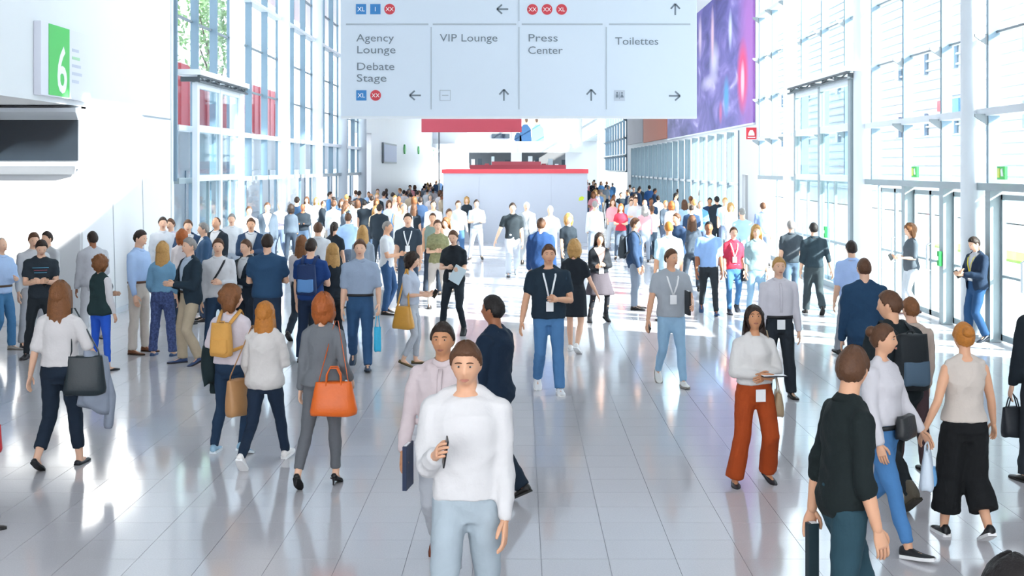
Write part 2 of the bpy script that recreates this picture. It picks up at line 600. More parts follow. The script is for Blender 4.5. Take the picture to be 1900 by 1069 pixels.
tag(MB().bb(BX(1108), X_R, Y_END + 0.1, Y_END + 0.25, 0, H_TOP).build('window_11', M_GLASS), 'tall glazing at the far right end', kind='structure')
for q in range(8):
    x = BX(1112) + q * 1.1
    if x < X_R:
        MB().bb(x - 0.05, x + 0.05, Y_END - 0.1, Y_END + 0.1, 0, H_TOP).build('mullion', M_STEEL, bpy.data.objects['window_11'])
# dim service room behind the two openings
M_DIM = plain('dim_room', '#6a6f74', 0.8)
rm = MB().bb(BX(860), BX(1060), Y_END + 4.0, Y_END + 4.2, 0, 6).bb(BX(860), BX(1060), Y_END + 0.3, Y_END + 4, 5.2, 5.4)
tag(rm.build('wall_service_room', M_DIM), 'dim room wall behind the end wall openings', kind='structure')
rs = random.Random(3)
for q in range(14):
    a = BX(874 + q * 12.5 + (q >= 6) * 6)
    MB().bb(a, a + 0.25 + rs.random() * 0.2, Y_END + 0.6, Y_END + 0.9, 2.3, 3.0 + rs.random() * 0.8).build('shelf_box', plain('shelf_' + str(q % 4), ['#dfe5e8', '#3b4650', '#8d3b45', '#b9c6cf'][q % 4], 0.6), bpy.data.objects['wall_service_room'])
# ------------------------------------------------------------------ outside, seen through the glass
M_PAVE = plain('pale_paving', '#dcdcda', 0.8, 0.2, noise=0.05, nscale=0.6)
M_LAWN = plain('lawn_green', '#86b84e', 0.9, 0.1, noise=0.2, nscale=3)
pv = MB().bb(-130, -16.3, -60, 190, -0.4, -0.06).bb(X_R + 0.3, 130, -60, 190, -0.4, -0.06).bb(-16.3, X_R + 0.3, Y_END + 0.4, 190, -0.4, -0.06).bb(-16.3, X_R + 0.3, -60, -14, -0.4, -0.06)
pv.bb(-16.3, -16, -14, Y_END, -0.4, -0.06)
tag(pv.build('pavement', M_PAVE), 'pale paving outside the hall', kind='structure')
tag(MB().bb(14.5, 16.0, 15, 46, -0.06, 0.02).build('lawn', M_LAWN), 'strip of mown grass outside the right doors', kind='structure')
# white louvred building across the right forecourt
M_LOUV = plain('white_louvre', '#c4cad0', 0.6)
M_BWIN = plain('building_window', '#64788c', 0.25, 0.6)
b1 = empty('office_building', (24, 0, 0))
tag(b1, 'long white louvred building outside the right glass wall', 'building')
MB().bb(0, 10, 47, 160, 0, 16).build('body', M_LOUV, b1)
for q in range(26):
    z = 1.2 + q * 0.55
    MB().bb(-0.18, 0, 47, 160, z, z + 0.10).build('louvre', plain('louvre_edge', '#aab1b8', 0.6), b1)
for q in range(14):
    y = 50 + q * 5.2
    for z in (4.6, 8.2):
        MB().bb(-0.25, -0.05, y, y + 0.8, z, z + 1.3).build('window', M_BWIN, b1)
MB().bb(-0.28, -0.05, 70, 72.6, 5.4, 6.5).build('sign_panel', plain('blue_sign', '#3f74c4', 0.5), b1)
MB().bb(-0.28, -0.05, 72.6, 73.6, 5.9, 6.5).build('sign_panel', plain('red_sign', '#d5404a', 0.5), b1)
# left: red hall, pale block and trees
M_REDW = plain('red_cladding', '#bd5a62', 0.6, 0.2, noise=0.05, nscale=1)
b2 = empty('red_building', (-20, 0, 0))
tag(b2, 'dark red clad building outside the left glass wall', 'building')
MB().bb(-10, 0, 75, 112, 0, 8.9).build('body', M_REDW, b2)
for q in range(17):
    y = 76 + q * 2.1
    MB().bb(0, 0.10, y, y + 0.08, 0.3, 8.9).build('seam', M_REDW, b2)
for q in range(5):
    MB().bb(0.0, 0.12, 79 + q * 6.5, 82.0 + q * 6.5, 1.0, 2.6).build('window', M_BWIN, b2)
an = empty('exterior_glare_block', (-14, 0, 0))  # white block added to stand in for the glare below the sill
tag(an, 'low white block added outside the left glass wall in place of glare', 'building')
MB().bb(-3, 0, 40, 118, 0, 4.3).build('body', M_LOUV, an)
MB().bb(-3.1, 0.15, 40, 118, 4.3, 4.45).build('roof_edge', M_LOUV, an)
for q in range(12):
    MB().bb(0.0, 0.06, 42 + q * 6, 45.5 + q * 6, 0.4, 2.6).build('window', M_BWIN, an)
b3 = empty('exterior_block', (-24, 0, 0))
tag(b3, 'pale blue grey block farther down outside the left glass wall', 'building')
MB().bb(-10, 0, 116, 190, 0, 30).build('body', plain('pale_blue_block', '#b7cbd8', 0.6), b3)
for q in range(18):
    for k in range(6):
        MB().bb(0, 0.1, 118 + q * 4, 120.4 + q * 4, 2 + k * 4, 4.4 + k * 4).build('window', M_BWIN, b3)


def tree(x, y, h, r, seed, label, col):
    rr = random.Random(seed)
    t = empty('tree', (x, y, 0))
    tag(t, label, 'tree', 'trees outside the left glass wall')
    mb = MB().tube([(0, 0, -0.1), (0.1, 0.05, h * 0.35), (0.0, 0.1, h * 0.7)], [0.22, 0.17, 0.08], 8)
    for k in range(6):
        a = k * 1.05
        mb.tube([(0.05, 0.05, h * (0.35 + 0.05 * k)), (math.cos(a) * r * 0.6, math.sin(a) * r * 0.6, h * (0.5 + 0.06 * k))], [0.08, 0.03], 6)
    mb.build('trunk', plain('bark', '#6d6258', 0.9), t, True)
    V, F = [], []
    for k in range(1100):
        d = Vector((rr.gauss(0, 1), rr.gauss(0, 1), rr.gauss(0, 1))).normalized() * (rr.random() ** 0.4)
        lump = 1 + 0.25 * math.sin(5 * d.x + seed) * math.cos(4 * d.z)
        c = Vector((d.x * r * lump, d.y * r * lump, h * 0.74 + d.z * h * 0.26))
        s = 0.14 + 0.12 * rr.random()
        u = Vector((rr.gauss(0, 1), rr.gauss(0, 1), rr.gauss(0, 1))).normalized()
        w = u.orthogonal().normalized()
        o = len(V)
        V += [c + u * s, c + w * s * 0.5, c - u * s, c - w * s * 0.5]
        F.append((o, o + 1, o + 2, o + 3))
    me = bpy.data.meshes.new('foliage')
    me.from_pydata(V, [], F)
    f = put('foliage', me, plain('leaf' + col, col, 0.7, 0.2, noise=0.3, nscale=1.2), t)
    f['kind'] = 'stuff'


tree(-18.6, 66.0, 15, 1.7, 1, 'tall thin green tree seen through the left door portal', '#8fae78')
tree(-17.4, 73.0, 15, 1.6, 2, 'tall green tree in front of the red building', '#9cb887')
# ------------------------------------------------------------------ people: body building
def sstep(a, b, x):
    t = np.clip((np.asarray(x, float) - a) / (b - a), 0, 1)
    return t * t * (3 - 2 * t)


def rotx(a):
    c, s = math.cos(a), math.sin(a)
    return np.array([[1, 0, 0], [0, c, -s], [0, s, c]])


def rotz(a):
    c, s = math.cos(a), math.sin(a)
    return np.array([[c, -s, 0], [s, c, 0], [0, 0, 1]])


def roty(a):
    c, s = math.cos(a), math.sin(a)
    return np.array([[c, 0, s], [0, 1, 0], [-s, 0, c]])


TORSO = {
    'm': [(.845, .10, .085, .0), (.88, .152, .105, .012), (.95, .166, .113, .014), (1.03, .154, .104, .004), (1.10, .148, .099, .0),
          (1.20, .158, .107, .0), (1.30, .174, .116, .003), (1.38, .170, .106, .010), (1.44, .130, .080, .014), (1.485, .072, .064, .014)],
    'w': [(.845, .10, .09, .0), (.88, .158, .112, .014), (.95, .172, .120, .018), (1.03, .148, .102, .004), (1.10, .124, .089, .0),
          (1.20, .132, .096, -.003), (1.29, .146, .116, -.013), (1.37, .142, .096, .004), (1.43, .112, .072, .012), (1.48, .060, .056, .014)],
}
LEGL = (.42, .395)
ARML = {'m': (.30, .265), 'w': (.275, .245)}


def head_radius(d):
    """Head surface for unit directions d (n x 3); front is -y; centre of the skull at the origin."""
    x, y, z = d[:, 0], d[:, 1], d[:, 2]
    P = np.stack([x * .075, np.where(y < 0, y * .092, y * .100), np.where(z > 0, z * .116, z * .114)], 1)
    lowf = np.clip(-P[:, 2] / .114, 0, 1)
    P[:, 0] *= 1 - .30 * lowf ** 1.6
    back = P[:, 1] > 0
    P[:, 1] = np.where(back, P[:, 1] * (1 - .50 * np.clip((-P[:, 2] - .01) / .10, 0, 1)), P[:, 1])
    # flatten the face a little and give it features
    fr = np.clip(-y, 0, 1) ** 0.5 * (y < 0)
    X, Z = P[:, 0], P[:, 2]
    up = np.where(Z > -.024, .030, .010)
    nose = .024 * np.exp(-(X / (.011 + .004 * (Z < -.012))) ** 2) * np.exp(-((Z + .024) / up) ** 2)
    sock = -.010 * np.exp(-((np.abs(X) - .031) / .014) ** 2 - ((Z - .012) / .011) ** 2)
    brow = .004 * np.exp(-((np.abs(X) - .026) / .022) ** 2 - ((Z - .032) / .008) ** 2)
    lips = .006 * np.exp(-(X / .022) ** 2 - ((Z + .057) / .009) ** 2)
    chin = .009 * np.exp(-(X / .024) ** 2 - ((Z + .098) / .018) ** 2)
    cheek = .004 * np.exp(-((np.abs(X) - .045) / .018) ** 2 - ((Z + .018) / .02) ** 2)
    P[:, 1] -= fr * (nose + sock + brow + lips + chin + cheek)
    return P


def dirs(nu, nv):
    out = []
    for k in range(nv + 1):
        e = -math.pi / 2 * .97 + math.pi * .97 * k / nv
        th = np.arange(nu) * 2 * math.pi / nu
        out.append(np.stack([np.sin(th) * math.cos(e), -np.cos(th) * math.cos(e), np.full(nu, math.sin(e))], 1))
    return out


HEADC = np.array([0, -.012, 1.634])
HEADP = np.array([0, .0, 1.53])


def _fill(mb, c, r):
    mb.ball(c, r, 10, 6)


class Pose:
    """Joint positions of one figure of standard height 1.75 m, facing -y, feet on z = 0."""

    def __init__(s, sp):
        s.sex = sp.get('sex', 'm')
        s.bw = sp.get('bw', 1.0)
        s.lean = math.radians(sp.get('lean', 0))
        s.twist = math.radians(sp.get('twist', 0))
        s.hy = math.radians(sp.get('hy', 0))
        s.hp = math.radians(sp.get('hp', 0))
        s.heel = .055 if sp.get('shoe') == 'heel' else 0.0
        s.tor = [(z, rx * s.bw, ry * (0.5 + .5 * s.bw), y) for z, rx, ry, y in TORSO[s.sex]]
        lp = sp.get('legs', 'st')
        amp = sp.get('stride', 1.0)
        L = {'st': [(1, 2, 5, 6), (1, 2, 5, 6)], 'wl': [(21, 4, 2, 2), (-14, 22, 2, 3)], 'wr': [(-14, 22, 2, 3), (21, 4, 2, 2)],
             'rl': [(2, 4, 5, 6), (8, 16, 8, 14)], 'rr': [(8, 16, 8, 14), (2, 4, 5, 6)]}[lp] if isinstance(lp, str) else lp
        L = [[a * amp, k * amp, ab, fy] for a, k, ab, fy in L]
        hw = .088 if s.sex == 'm' else .090
        s.hip = [np.array([hw, .0, .90]), np.array([-hw, .0, .90])]

        def leg(i):
            a, k, ab, fy = [math.radians(q) for q in L[i]]
            sx = 1 if i == 0 else -1
            R = roty(-sx * ab)
            t = R @ np.array([0, -math.sin(a), -math.cos(a)])
            b = a - k
            sh = R @ np.array([0, -math.sin(b), -math.cos(b)])
            kn = s.hip[i] + t * LEGL[0]
            an = kn + sh * LEGL[1]
            # foot pitch: flat for forward shins, toe-down for the trailing leg
            pit = max(0, -math.degrees(b) - 8) * .95 if b < 0 else -max(0, math.degrees(b) - 10) * .8
            pit = math.radians(pit)
            F = rotz(sx * fy) @ rotx(pit)
            pts = [an + F @ np.array(q) for q in ((0, .065, -.085), (0, -.10, -.085), (0, -.175, -.082))]
            return kn, an, F, min(p[2] for p in pts)
        for _ in range(60):
            r = [leg(0), leg(1)]
            d = r[0][3] - r[1][3]
            if abs(d) < .002:
                break
            lo = 0 if d < 0 else 1
            L[lo][1] += 1.2
            L[lo][0] += .45
        s.knee = [r[0][0], r[1][0]]
        s.ank = [r[0][1], r[1][1]]
        s.foot = [r[0][2], r[1][2]]
        s.dz = -min(r[0][3], r[1][3]) + s.heel
        if s.heel:
            s.foot = [f @ rotx(math.radians(20)) for f in s.foot]
        # arms
        sw = (.183 if s.sex == 'm' else .156) * s.bw
        zs_ = 1.390 if s.sex == 'm' else 1.382
        s.sho = [np.array([sw, .012, zs_]), np.array([-sw, .012, zs_])]
        s.elb, s.wri, s.hand = [], [], []
        A = {'d': (4, 6, 14, 10), 'sf': (24, 8, 24, 12), 'sb': (-24, 10, 12, 0), 'b': (14, 10, 92, 38), 'p': (26, 8, 112, 34), 'h': (-14, 24, 62, 40),
             'c': (24, 12, 100, 72), 't': (6, 8, 88, 8), 'o': (32, 12, 60, 10), 'bag': (-6, 12, 118, 6), 'ear': (40, 45, 140, 30), 's': (6, 12, 30, 20)}
        ua, fa = ARML[s.sex]
        for i, key in enumerate(('la', 'ra')):
            v = sp.get(key, 'd')
            fx, ab, el, inw = [math.radians(q) for q in (A[v] if isinstance(v, str) else v)]
            sx = 1 if i == 0 else -1
            R = roty(-sx * ab) @ rotx(-fx)
            u = R @ np.array([0, 0, -1.0])
            fd = R @ np.array([0, -1.0, 0])
            iw = R @ np.array([-sx, 0, 0.0])
            b = math.cos(inw) * fd + math.sin(inw) * iw
            f = math.cos(el) * u + math.sin(el) * b
            thumb = -math.sin(el) * u + math.cos(el) * b
            e = s.sho[i] + u * ua
            w = e + f * fa
            s.elb.append(e)
            s.wri.append(w)
            inner = np.cross(f, thumb) * (1 if i == 0 else -1)
            if np.dot(inner, np.array([-sx, 0, 0])) < -0.2 and el < 1.0:
                inner = -inner
            s.hand.append((f, thumb, inner))

    def TU(s, P):
        """Lean and twist of the upper body."""
        P = np.array(P, float)
        one = P.ndim == 1
        if one:
            P = P[None]
        w = sstep(.90, 1.12, P[:, 2])
        q = P - np.array([0, 0, .97])
        ang = s.twist * w
        x = q[:, 0] * np.cos(ang) - q[:, 1] * np.sin(ang)
        y = q[:, 0] * np.sin(ang) + q[:, 1] * np.cos(ang)
        z = q[:, 2]
        ln = s.lean * w
        y2 = y * np.cos(ln) - z * np.sin(ln)
        z2 = y * np.sin(ln) + z * np.cos(ln)
        out = np.stack([x, y2, z2], 1) + np.array([0, 0, .97 + s.dz])
        return out[0] if one else out

    def TUr(s, pts):
        """A rigid version for arms: rotate about the pivot by the full lean and twist."""
        P = np.array(pts, float)
        one = P.ndim == 1
        if one:
            P = P[None]
        q = (P - np.array([0, 0, .97])) @ rotz(s.twist).T @ rotx(s.lean).T
        out = q + np.array([0, 0, .97 + s.dz])
        return out[0] if one else out

    def TUd(s, v):
        return rotx(s.lean) @ rotz(s.twist) @ np.asarray(v, float)

    def TH(s, P):
        """Head turn, then the upper body transform. P relative to the standard upright figure."""
        P = np.array(P, float)
        one = P.ndim == 1
        if one:
            P = P[None]
        q = (P - HEADP) @ rotx(s.hp).T @ rotz(s.hy).T + HEADP
        out = s.TUr(q)
        return out[0] if one else out

    def D(s, p):
        return np.asarray(p, float) + np.array([0, 0, s.dz])

    def ring(s, z, ex=0.0, ey=0.0, n=24, p=2.3, ys=0.0):
        zs = [t[0] for t in s.tor]
        rx = np.interp(z, zs, [t[1] for t in s.tor]) + ex
        ry = np.interp(z, zs, [t[2] for t in s.tor]) + ey
        yc = np.interp(z, zs, [t[3] for t in s.tor]) + ys
        th = np.arange(n) * 2 * math.pi / n
        c, q = np.cos(th), np.sin(th)
        X = np.sign(c) * np.abs(c) ** (2 / p) * rx
        Y = yc + np.sign(q) * np.abs(q) ** (2 / p) * ry
        return s.TU(np.stack([X, Y, np.full(n, z)], 1))

    def front(s, z, x=0.0, e=0.0):
        """A point on the front of the chest, standing off by e."""
        zs = [t[0] for t in s.tor]
        rx = np.interp(z, zs, [t[1] for t in s.tor]) + e
        ry = np.interp(z, zs, [t[2] for t in s.tor]) + e
        yc = np.interp(z, zs, [t[3] for t in s.tor])
        k = max(0.0, 1 - abs(x / rx) ** 2.3) ** (1 / 2.3)
        return s.TU(np.array([x, yc - ry * k, z]))

    def back(s, z, x=0.0, e=0.0):
        zs = [t[0] for t in s.tor]
        rx = np.interp(z, zs, [t[1] for t in s.tor]) + e
        ry = np.interp(z, zs, [t[2] for t in s.tor]) + e
        yc = np.interp(z, zs, [t[3] for t in s.tor])
        k = max(0.0, 1 - abs(x / rx) ** 2.3) ** (1 / 2.3)
        return s.TU(np.array([x, yc + ry * k, z]))


def arm_tube(mb, ps, i, r, grow=0.0, upto=1.0, n=12, wrist_r=None, caps=True):
    """Sleeve or arm i. upto: 1 = to the wrist, .5 = to the elbow (fraction of the arm)."""
    k = 1.0 if ps.sex == 'm' else .84
    S, E, W = ps.TUr(ps.sho[i]), ps.TUr(ps.elb[i]), ps.TUr(ps.wri[i])
    sx = 1 if i == 0 else -1
    C = ps.TUr(np.array([sx * .075, .012, ps.sho[i][2] + .030]))
    st = [(C, .046), (S, .054), (S * .65 + E * .35, .052), (S * .25 + E * .75, .045), (E, .042), (E * .7 + W * .3, .042), (E * .3 + W * .7, .034), (W, .028)]
    pos = [0, .0, .17, .38, .5, .65, .85, 1.0]
    P, R = [], []
    for (p, rr), t in zip(st, pos):
        if t <= upto + 1e-6:
            P.append(p)
            g = grow
            R.append(rr * k + g)
    if upto < .999:
        a = S + (E - S) * min(1, upto / .5) if upto <= .5 else E + (W - E) * (upto - .5) / .5
        rr = np.interp(upto, pos[1:], [q[1] for q in st[1:]]) * k + grow * 1.15
        if np.linalg.norm(a - P[-1]) > .02:
            P.append(a)
            R.append(rr)
    if wrist_r and upto > .6:
        R[-1] = wrist_r
    mb.tube(P, R, n, round_caps=caps)
    if upto >= .55:
        _fill(mb, E, (.042 * k + grow) * .98)
    _fill(mb, S, (.053 * k + grow) * 1.0)


def leg_tube(mb, ps, i, radii, upto=1.0, n=14, drop=0.0):
    """radii: (thigh top, mid thigh, knee, mid calf, ankle)"""
    H, K, A = ps.D(ps.hip[i]), ps.D(ps.knee[i]), ps.D(ps.ank[i])
    d = (A - K) / np.linalg.norm(A - K)
    st = [(H + np.array([0, .008, .02]), radii[0], 0), (H * .6 + K * .4, radii[1], .2), (K, radii[2], .5), (K * .6 + A * .4 + (0, .008, 0), radii[3], .7), (A + d * drop, radii[4], 1.0)]
    P = [p for p, r, t in st if t <= upto + 1e-6]
    R = [r for p, r, t in st if t <= upto + 1e-6]
    if upto < .999:
        ts = [t for _, _, t in st]
        a = H + (K - H) * upto / .5 if upto <= .5 else K + (A - K) * (upto - .5) / .5
        rr = float(np.interp(upto, ts, radii))
        if np.linalg.norm(a - P[-1]) > .02:
            P.append(a)
            R.append(rr)
    mb.tube(P, R, n, round_caps=False)


_RM = {}


def remesh(mb, vox, smooth=3, fac=.5, name='part'):
    """Union of closed tubes as one continuous skin."""
    me = mb.mesh(name)
    o = bpy.data.objects.new('build', me)
    COL.objects.link(o)
    m = o.modifiers.new('r', 'REMESH')
    m.mode = 'VOXEL'
    m.voxel_size = vox
    m.use_smooth_shade = True
    if smooth:
        q = o.modifiers.new('s', 'SMOOTH')
        q.iterations = smooth
        q.factor = fac
    dg = bpy.context.evaluated_depsgraph_get()
    out = bpy.data.meshes.new_from_object(o.evaluated_get(dg))
    out.name = name
    bpy.data.objects.remove(o)
    bpy.data.meshes.remove(me)
    return out


def get_co(me):
    a = np.empty(len(me.vertices) * 3, np.float32)
    me.vertices.foreach_get('co', a)
    return a.reshape(-1, 3).astype(float)


def set_co(me, P):
    me.vertices.foreach_set('co', P.astype(np.float32).ravel())
    me.update()


def normals(me):
    a = np.empty(len(me.vertices) * 3, np.float32)
    me.vertices.foreach_get('normal', a)
    return a.reshape(-1, 3).astype(float)


def wrinkle(me, amp, seed, freq=28.0, vert=1.0):
    """Soft cloth folds: a few warped waves pushed along the normal."""
    if amp <= 0:
        return
    P, N = get_co(me), normals(me)
    r = np.random.RandomState(seed)
    w = np.zeros(len(P))
    Q = P + .03 * np.sin(P[:, [1, 2, 0]] * 14 + r.rand(3) * 6)
    for k in range(5):
        d = r.normal(size=3)
        d[2] *= vert
        d /= np.linalg.norm(d)
        ph = Q @ d * freq * (1 + .5 * k) + r.rand() * 6.28
        w += (1 - np.abs(np.sin(ph * .5))) ** 1.5 / (1 + .6 * k)
    w -= w.mean()
    set_co(me, P + N * (w * amp)[:, None])


def hand_pts(mb, ps, i, curl=.35):
    k = 1.0 if ps.sex == 'm' else .9
    f, t, inn = ps.hand[i]
    f, t, inn = ps.TUd(f), ps.TUd(t), ps.TUd(inn)
    W = ps.TUr(ps.wri[i])

    def L(a, b, c):            # along the forearm, towards the thumb, towards the palm side
        return W + (f * a + t * b + inn * c) * k
    rg = []
    for a, hw, th in ((-.02, .024, .020), (.01, .028, .019), (.045, .038, .017), (.085, .040, .014), (.098, .036, .011)):
        q = np.arange(10) * 2 * math.pi / 10
        c = L(a, 0.0, 0)
        rg.append(c + (np.outer(np.cos(q) * hw, t) + np.outer(np.sin(q) * th, inn)) * k)
    mb.rings(rg)
    for b, ln, r in ((.030, .070, .0092), (.010, .080, .0096), (-.011, .073, .0092), (-.030, .056, .0082)):
        p = [L(.075, b, 0), L(.096, b, .001)]
        ang = 0.0
        cur = np.array([.096, b, .001])
        for s_, c_ in ((.44, .55), (.32, .9), (.24, .7)):
            ang += curl * c_
            cur = cur + np.array([math.cos(ang) * ln * s_, 0, math.sin(ang) * ln * s_])
            p.append(L(*cur))
        mb.tube(p, [r * k, r * 1.05 * k, r * k, r * .92 * k, r * .7 * k], 7)
    mb.tube([L(.015, .022, .006), L(.045, .047, .016), L(.072, .056, .024), L(.092, .055, .030)], [.013 * k, .0125 * k, .0105 * k, .008 * k], 7)


HAIRLINES = {
    'short': [(0, .066), (35, .060), (55, .040), (70, .012), (78, -.012), (88, -.006), (96, .018), (112, -.02), (125, -.055), (180, -.066)],
    'bald': [(0, .2), (60, .15), (75, .03), (85, .0), (96, .02), (112, -.02), (125, -.05), (180, -.06)],
    'long': [(0, .070), (25, .056), (45, .020), (58, -.035), (70, -.075), (90, -.09), (120, -.10), (180, -.10)],
}


def hair_mesh(ps, style, lod, seed):
    base = {'short': 'short', 'crop': 'short', 'bald': 'bald'}.get(style, 'long')
    if style in ('bun', 'tail'):
        base = 'up'
    tab = HAIRLINES.get(base, [(0, .070), (35, .060), (55, .035), (70, .0), (85, -.015), (100, -.015), (118, -.055), (180, -.075)])
    th = {'short': .013, 'crop': .006, 'bald': .005, 'bob': .030, 'curly': .036, 'long': .022, 'bun': .010, 'tail': .010}[style]
    nu, nv = ((44, 34), (30, 22), (18, 12))[lod]
    mb = MB()
    r = np.random.RandomState(seed)
    rings_ = []
    for d in dirs(nu, nv):
        P = head_radius(d)
        az = np.degrees(np.abs(np.arctan2(P[:, 0], -P[:, 1])))
        zm = np.interp(az, [a for a, _ in tab], [b for _, b in tab])
        m = sstep(-.010, .012, P[:, 2] - zm)
        nd = P / (np.linalg.norm(P, axis=1)[:, None] + 1e-9)
        wob = 1 + .22 * np.sin(az * .35 + seed) * np.cos(P[:, 2] * 60 + seed * 2) + .12 * np.sin(az * 1.1 + P[:, 2] * 20)
        if style == 'curly':
            wob = 1 + .28 * np.sin(P[:, 0] * 120 + seed) * np.sin(P[:, 2] * 110) + .2 * np.sin(P[:, 1] * 130)
        vol = th * wob * (1 + .6 * np.clip(P[:, 1] / .09, -.4, 1) * (style in ('bob', 'curly', 'long'))) * np.where(P[:, 2] > .03, 1.15, 1)
        # keep the face front of the hair inside the head
        off = m * vol - (1 - m) * .022
        Q = P + nd * off[:, None]
        rings_.append(ps.TH(Q + HEADC))
    mb.rings(rings_)
    ln = {'bob': .135, 'curly': .08, 'long': .36}.get(style, 0)
    if ln:
        rg = []
        steps = 10 if lod < 2 else 6
        for k in range(steps + 1):
            t = k / steps
            z = .05 - t * (ln + .05)
            rx = (.092 + (.024 if style != 'long' else .014) * math.sin(t * 3.0)) * (1 - .42 * max(0, t - .62)) * (1.0 if style != 'long' else (1.02 + .12 * t))
            ryb = (.098 + .012 * math.sin(t * 3.1)) * (1 - .3 * t * (style == 'long')) * (1 - .35 * max(0, t - .8) * 2)
            n = 26 if lod < 2 else 14
            q = np.arange(n) * 2 * math.pi / n
            lock = 1 + .045 * np.sin(q * 7 + seed + t * 3) + .03 * np.sin(q * 13 + t * 5 + seed)
            X = np.cos(q) * rx * lock
            yb = np.sin(q)
            yc = .012 + .03 * t * (style == 'long')
            front = -.030 * (1 - .5 * t) * np.abs(np.cos(q)) ** 4 + .016 * (1 - np.abs(np.cos(q)) ** 4)
            Y = np.where(yb > 0, yc + yb * ryb * lock, yc + front * (yb < 0))
            Z = np.full(n, z) + (.02 * np.sin(q * 5 + seed) if k == steps else 0)
            pts = np.stack([X, Y, Z], 1) + HEADC
            h = ps.TH(pts)
            u = ps.TUr(pts)
            w = float(sstep(.02, -.22, z)) if style == 'long' else 0.0
            w = float(np.clip((0.02 - z) / .24, 0, 1)) if style == 'long' else 0.0
            rg.append(h * (1 - w) + u * w)
        mb.rings(rg)
    if style == 'bun':
        c = ps.TH(HEADC + np.array([0, .095, .055]))
        mb.ball(c, (.050, .046, .046), 14, 9)
    if style == 'tail':
        p = [ps.TH(HEADC + np.array(q)) for q in ((0, .09, .05), (0, .135, .045), (0, .15, -.02), (0, .135, -.12), (0, .125, -.20))]
        mb.tube(p, [.022, .028, .034, .028, .008], 10)
    me = mb.mesh('hair', True)
    return me


VOX = (.0112, .0195, .030)


def traps(mb, ps, g):
    k = 1.0 if ps.sex == 'm' else .88
    for sx in (1, -1):
        mb.tube([ps.TUr((sx * .040, .018, 1.478)), ps.TUr((sx * .135 * k, .014, 1.418))], [.030 + g, .034 + g], 10)


def body_mesh(ps, lod, curl):
    mb = MB()
    for z_ in [ps.tor]:
        mb.rings([ps.ring(t[0], n=24) for t in ps.tor])
    for i in (0, 1):
        arm_tube(mb, ps, i, None, 0.0, 1.0)
        k = 1.0 if ps.sex == 'm' else .95
        leg_tube(mb, ps, i, [.086 * k, .078 * k, .052 * k, .054 * k, .036 * k])
        A, F = ps.D(ps.ank[i]), ps.foot[i]
        mb.tube([A, A + F @ np.array([0, .01, -.045]), A + F @ np.array([0, -.06, -.055]), A + F @ np.array([0, -.13, -.064])], [.036, .036, .030, .018], 8)
        _fill(mb, ps.D(ps.knee[i]), .052 * k)
    nk = .056 if ps.sex == 'm' else .046
    traps(mb, ps, 0)
    mb.tube([ps.TUr((0, .016, 1.44)), ps.TUr((0, .010, 1.50)), ps.TH((0, .008, 1.57)), ps.TH((0, .004, 1.62))], [nk * 1.3, nk, nk * .95, nk * .9], 14)
    nu, nv = ((44, 36), (28, 22), (16, 12))[lod]
    mb.rings([ps.TH(head_radius(d) + HEADC) for d in dirs(nu, nv)])
    for sx in (1, -1):
        mb.ball((0, 0, 0), 1, 8, 6)
        n = 8 * 7 + 2
        base = len(mb.v) - n
        for q in range(n):
            p = np.array(mb.v[base + q]) * np.array([.012, .019, .031])
            p = ps.TH(p + HEADC + np.array([sx * .074, .008, -.004]))
            mb.v[base + q] = tuple(p)
    me = remesh(mb, VOX[lod], 2 if lod else 2, .4, 'body')
    if lod < 2:
        # hands keep their fingers: joined to the wrists after the skin is grown
        hb = MB()
        for i in (0, 1):
            hand_pts(hb, ps, i, curl[i])
        bm = bmesh.new()
        bm.from_mesh(me)
        hm = hb.mesh('h', True)
        bm.from_mesh(hm)
        bm.to_mesh(me)
        bm.free()
        bpy.data.meshes.remove(hm)
        me.polygons.foreach_set('use_smooth', [True] * len(me.polygons))
    else:
        me2 = None
    return me


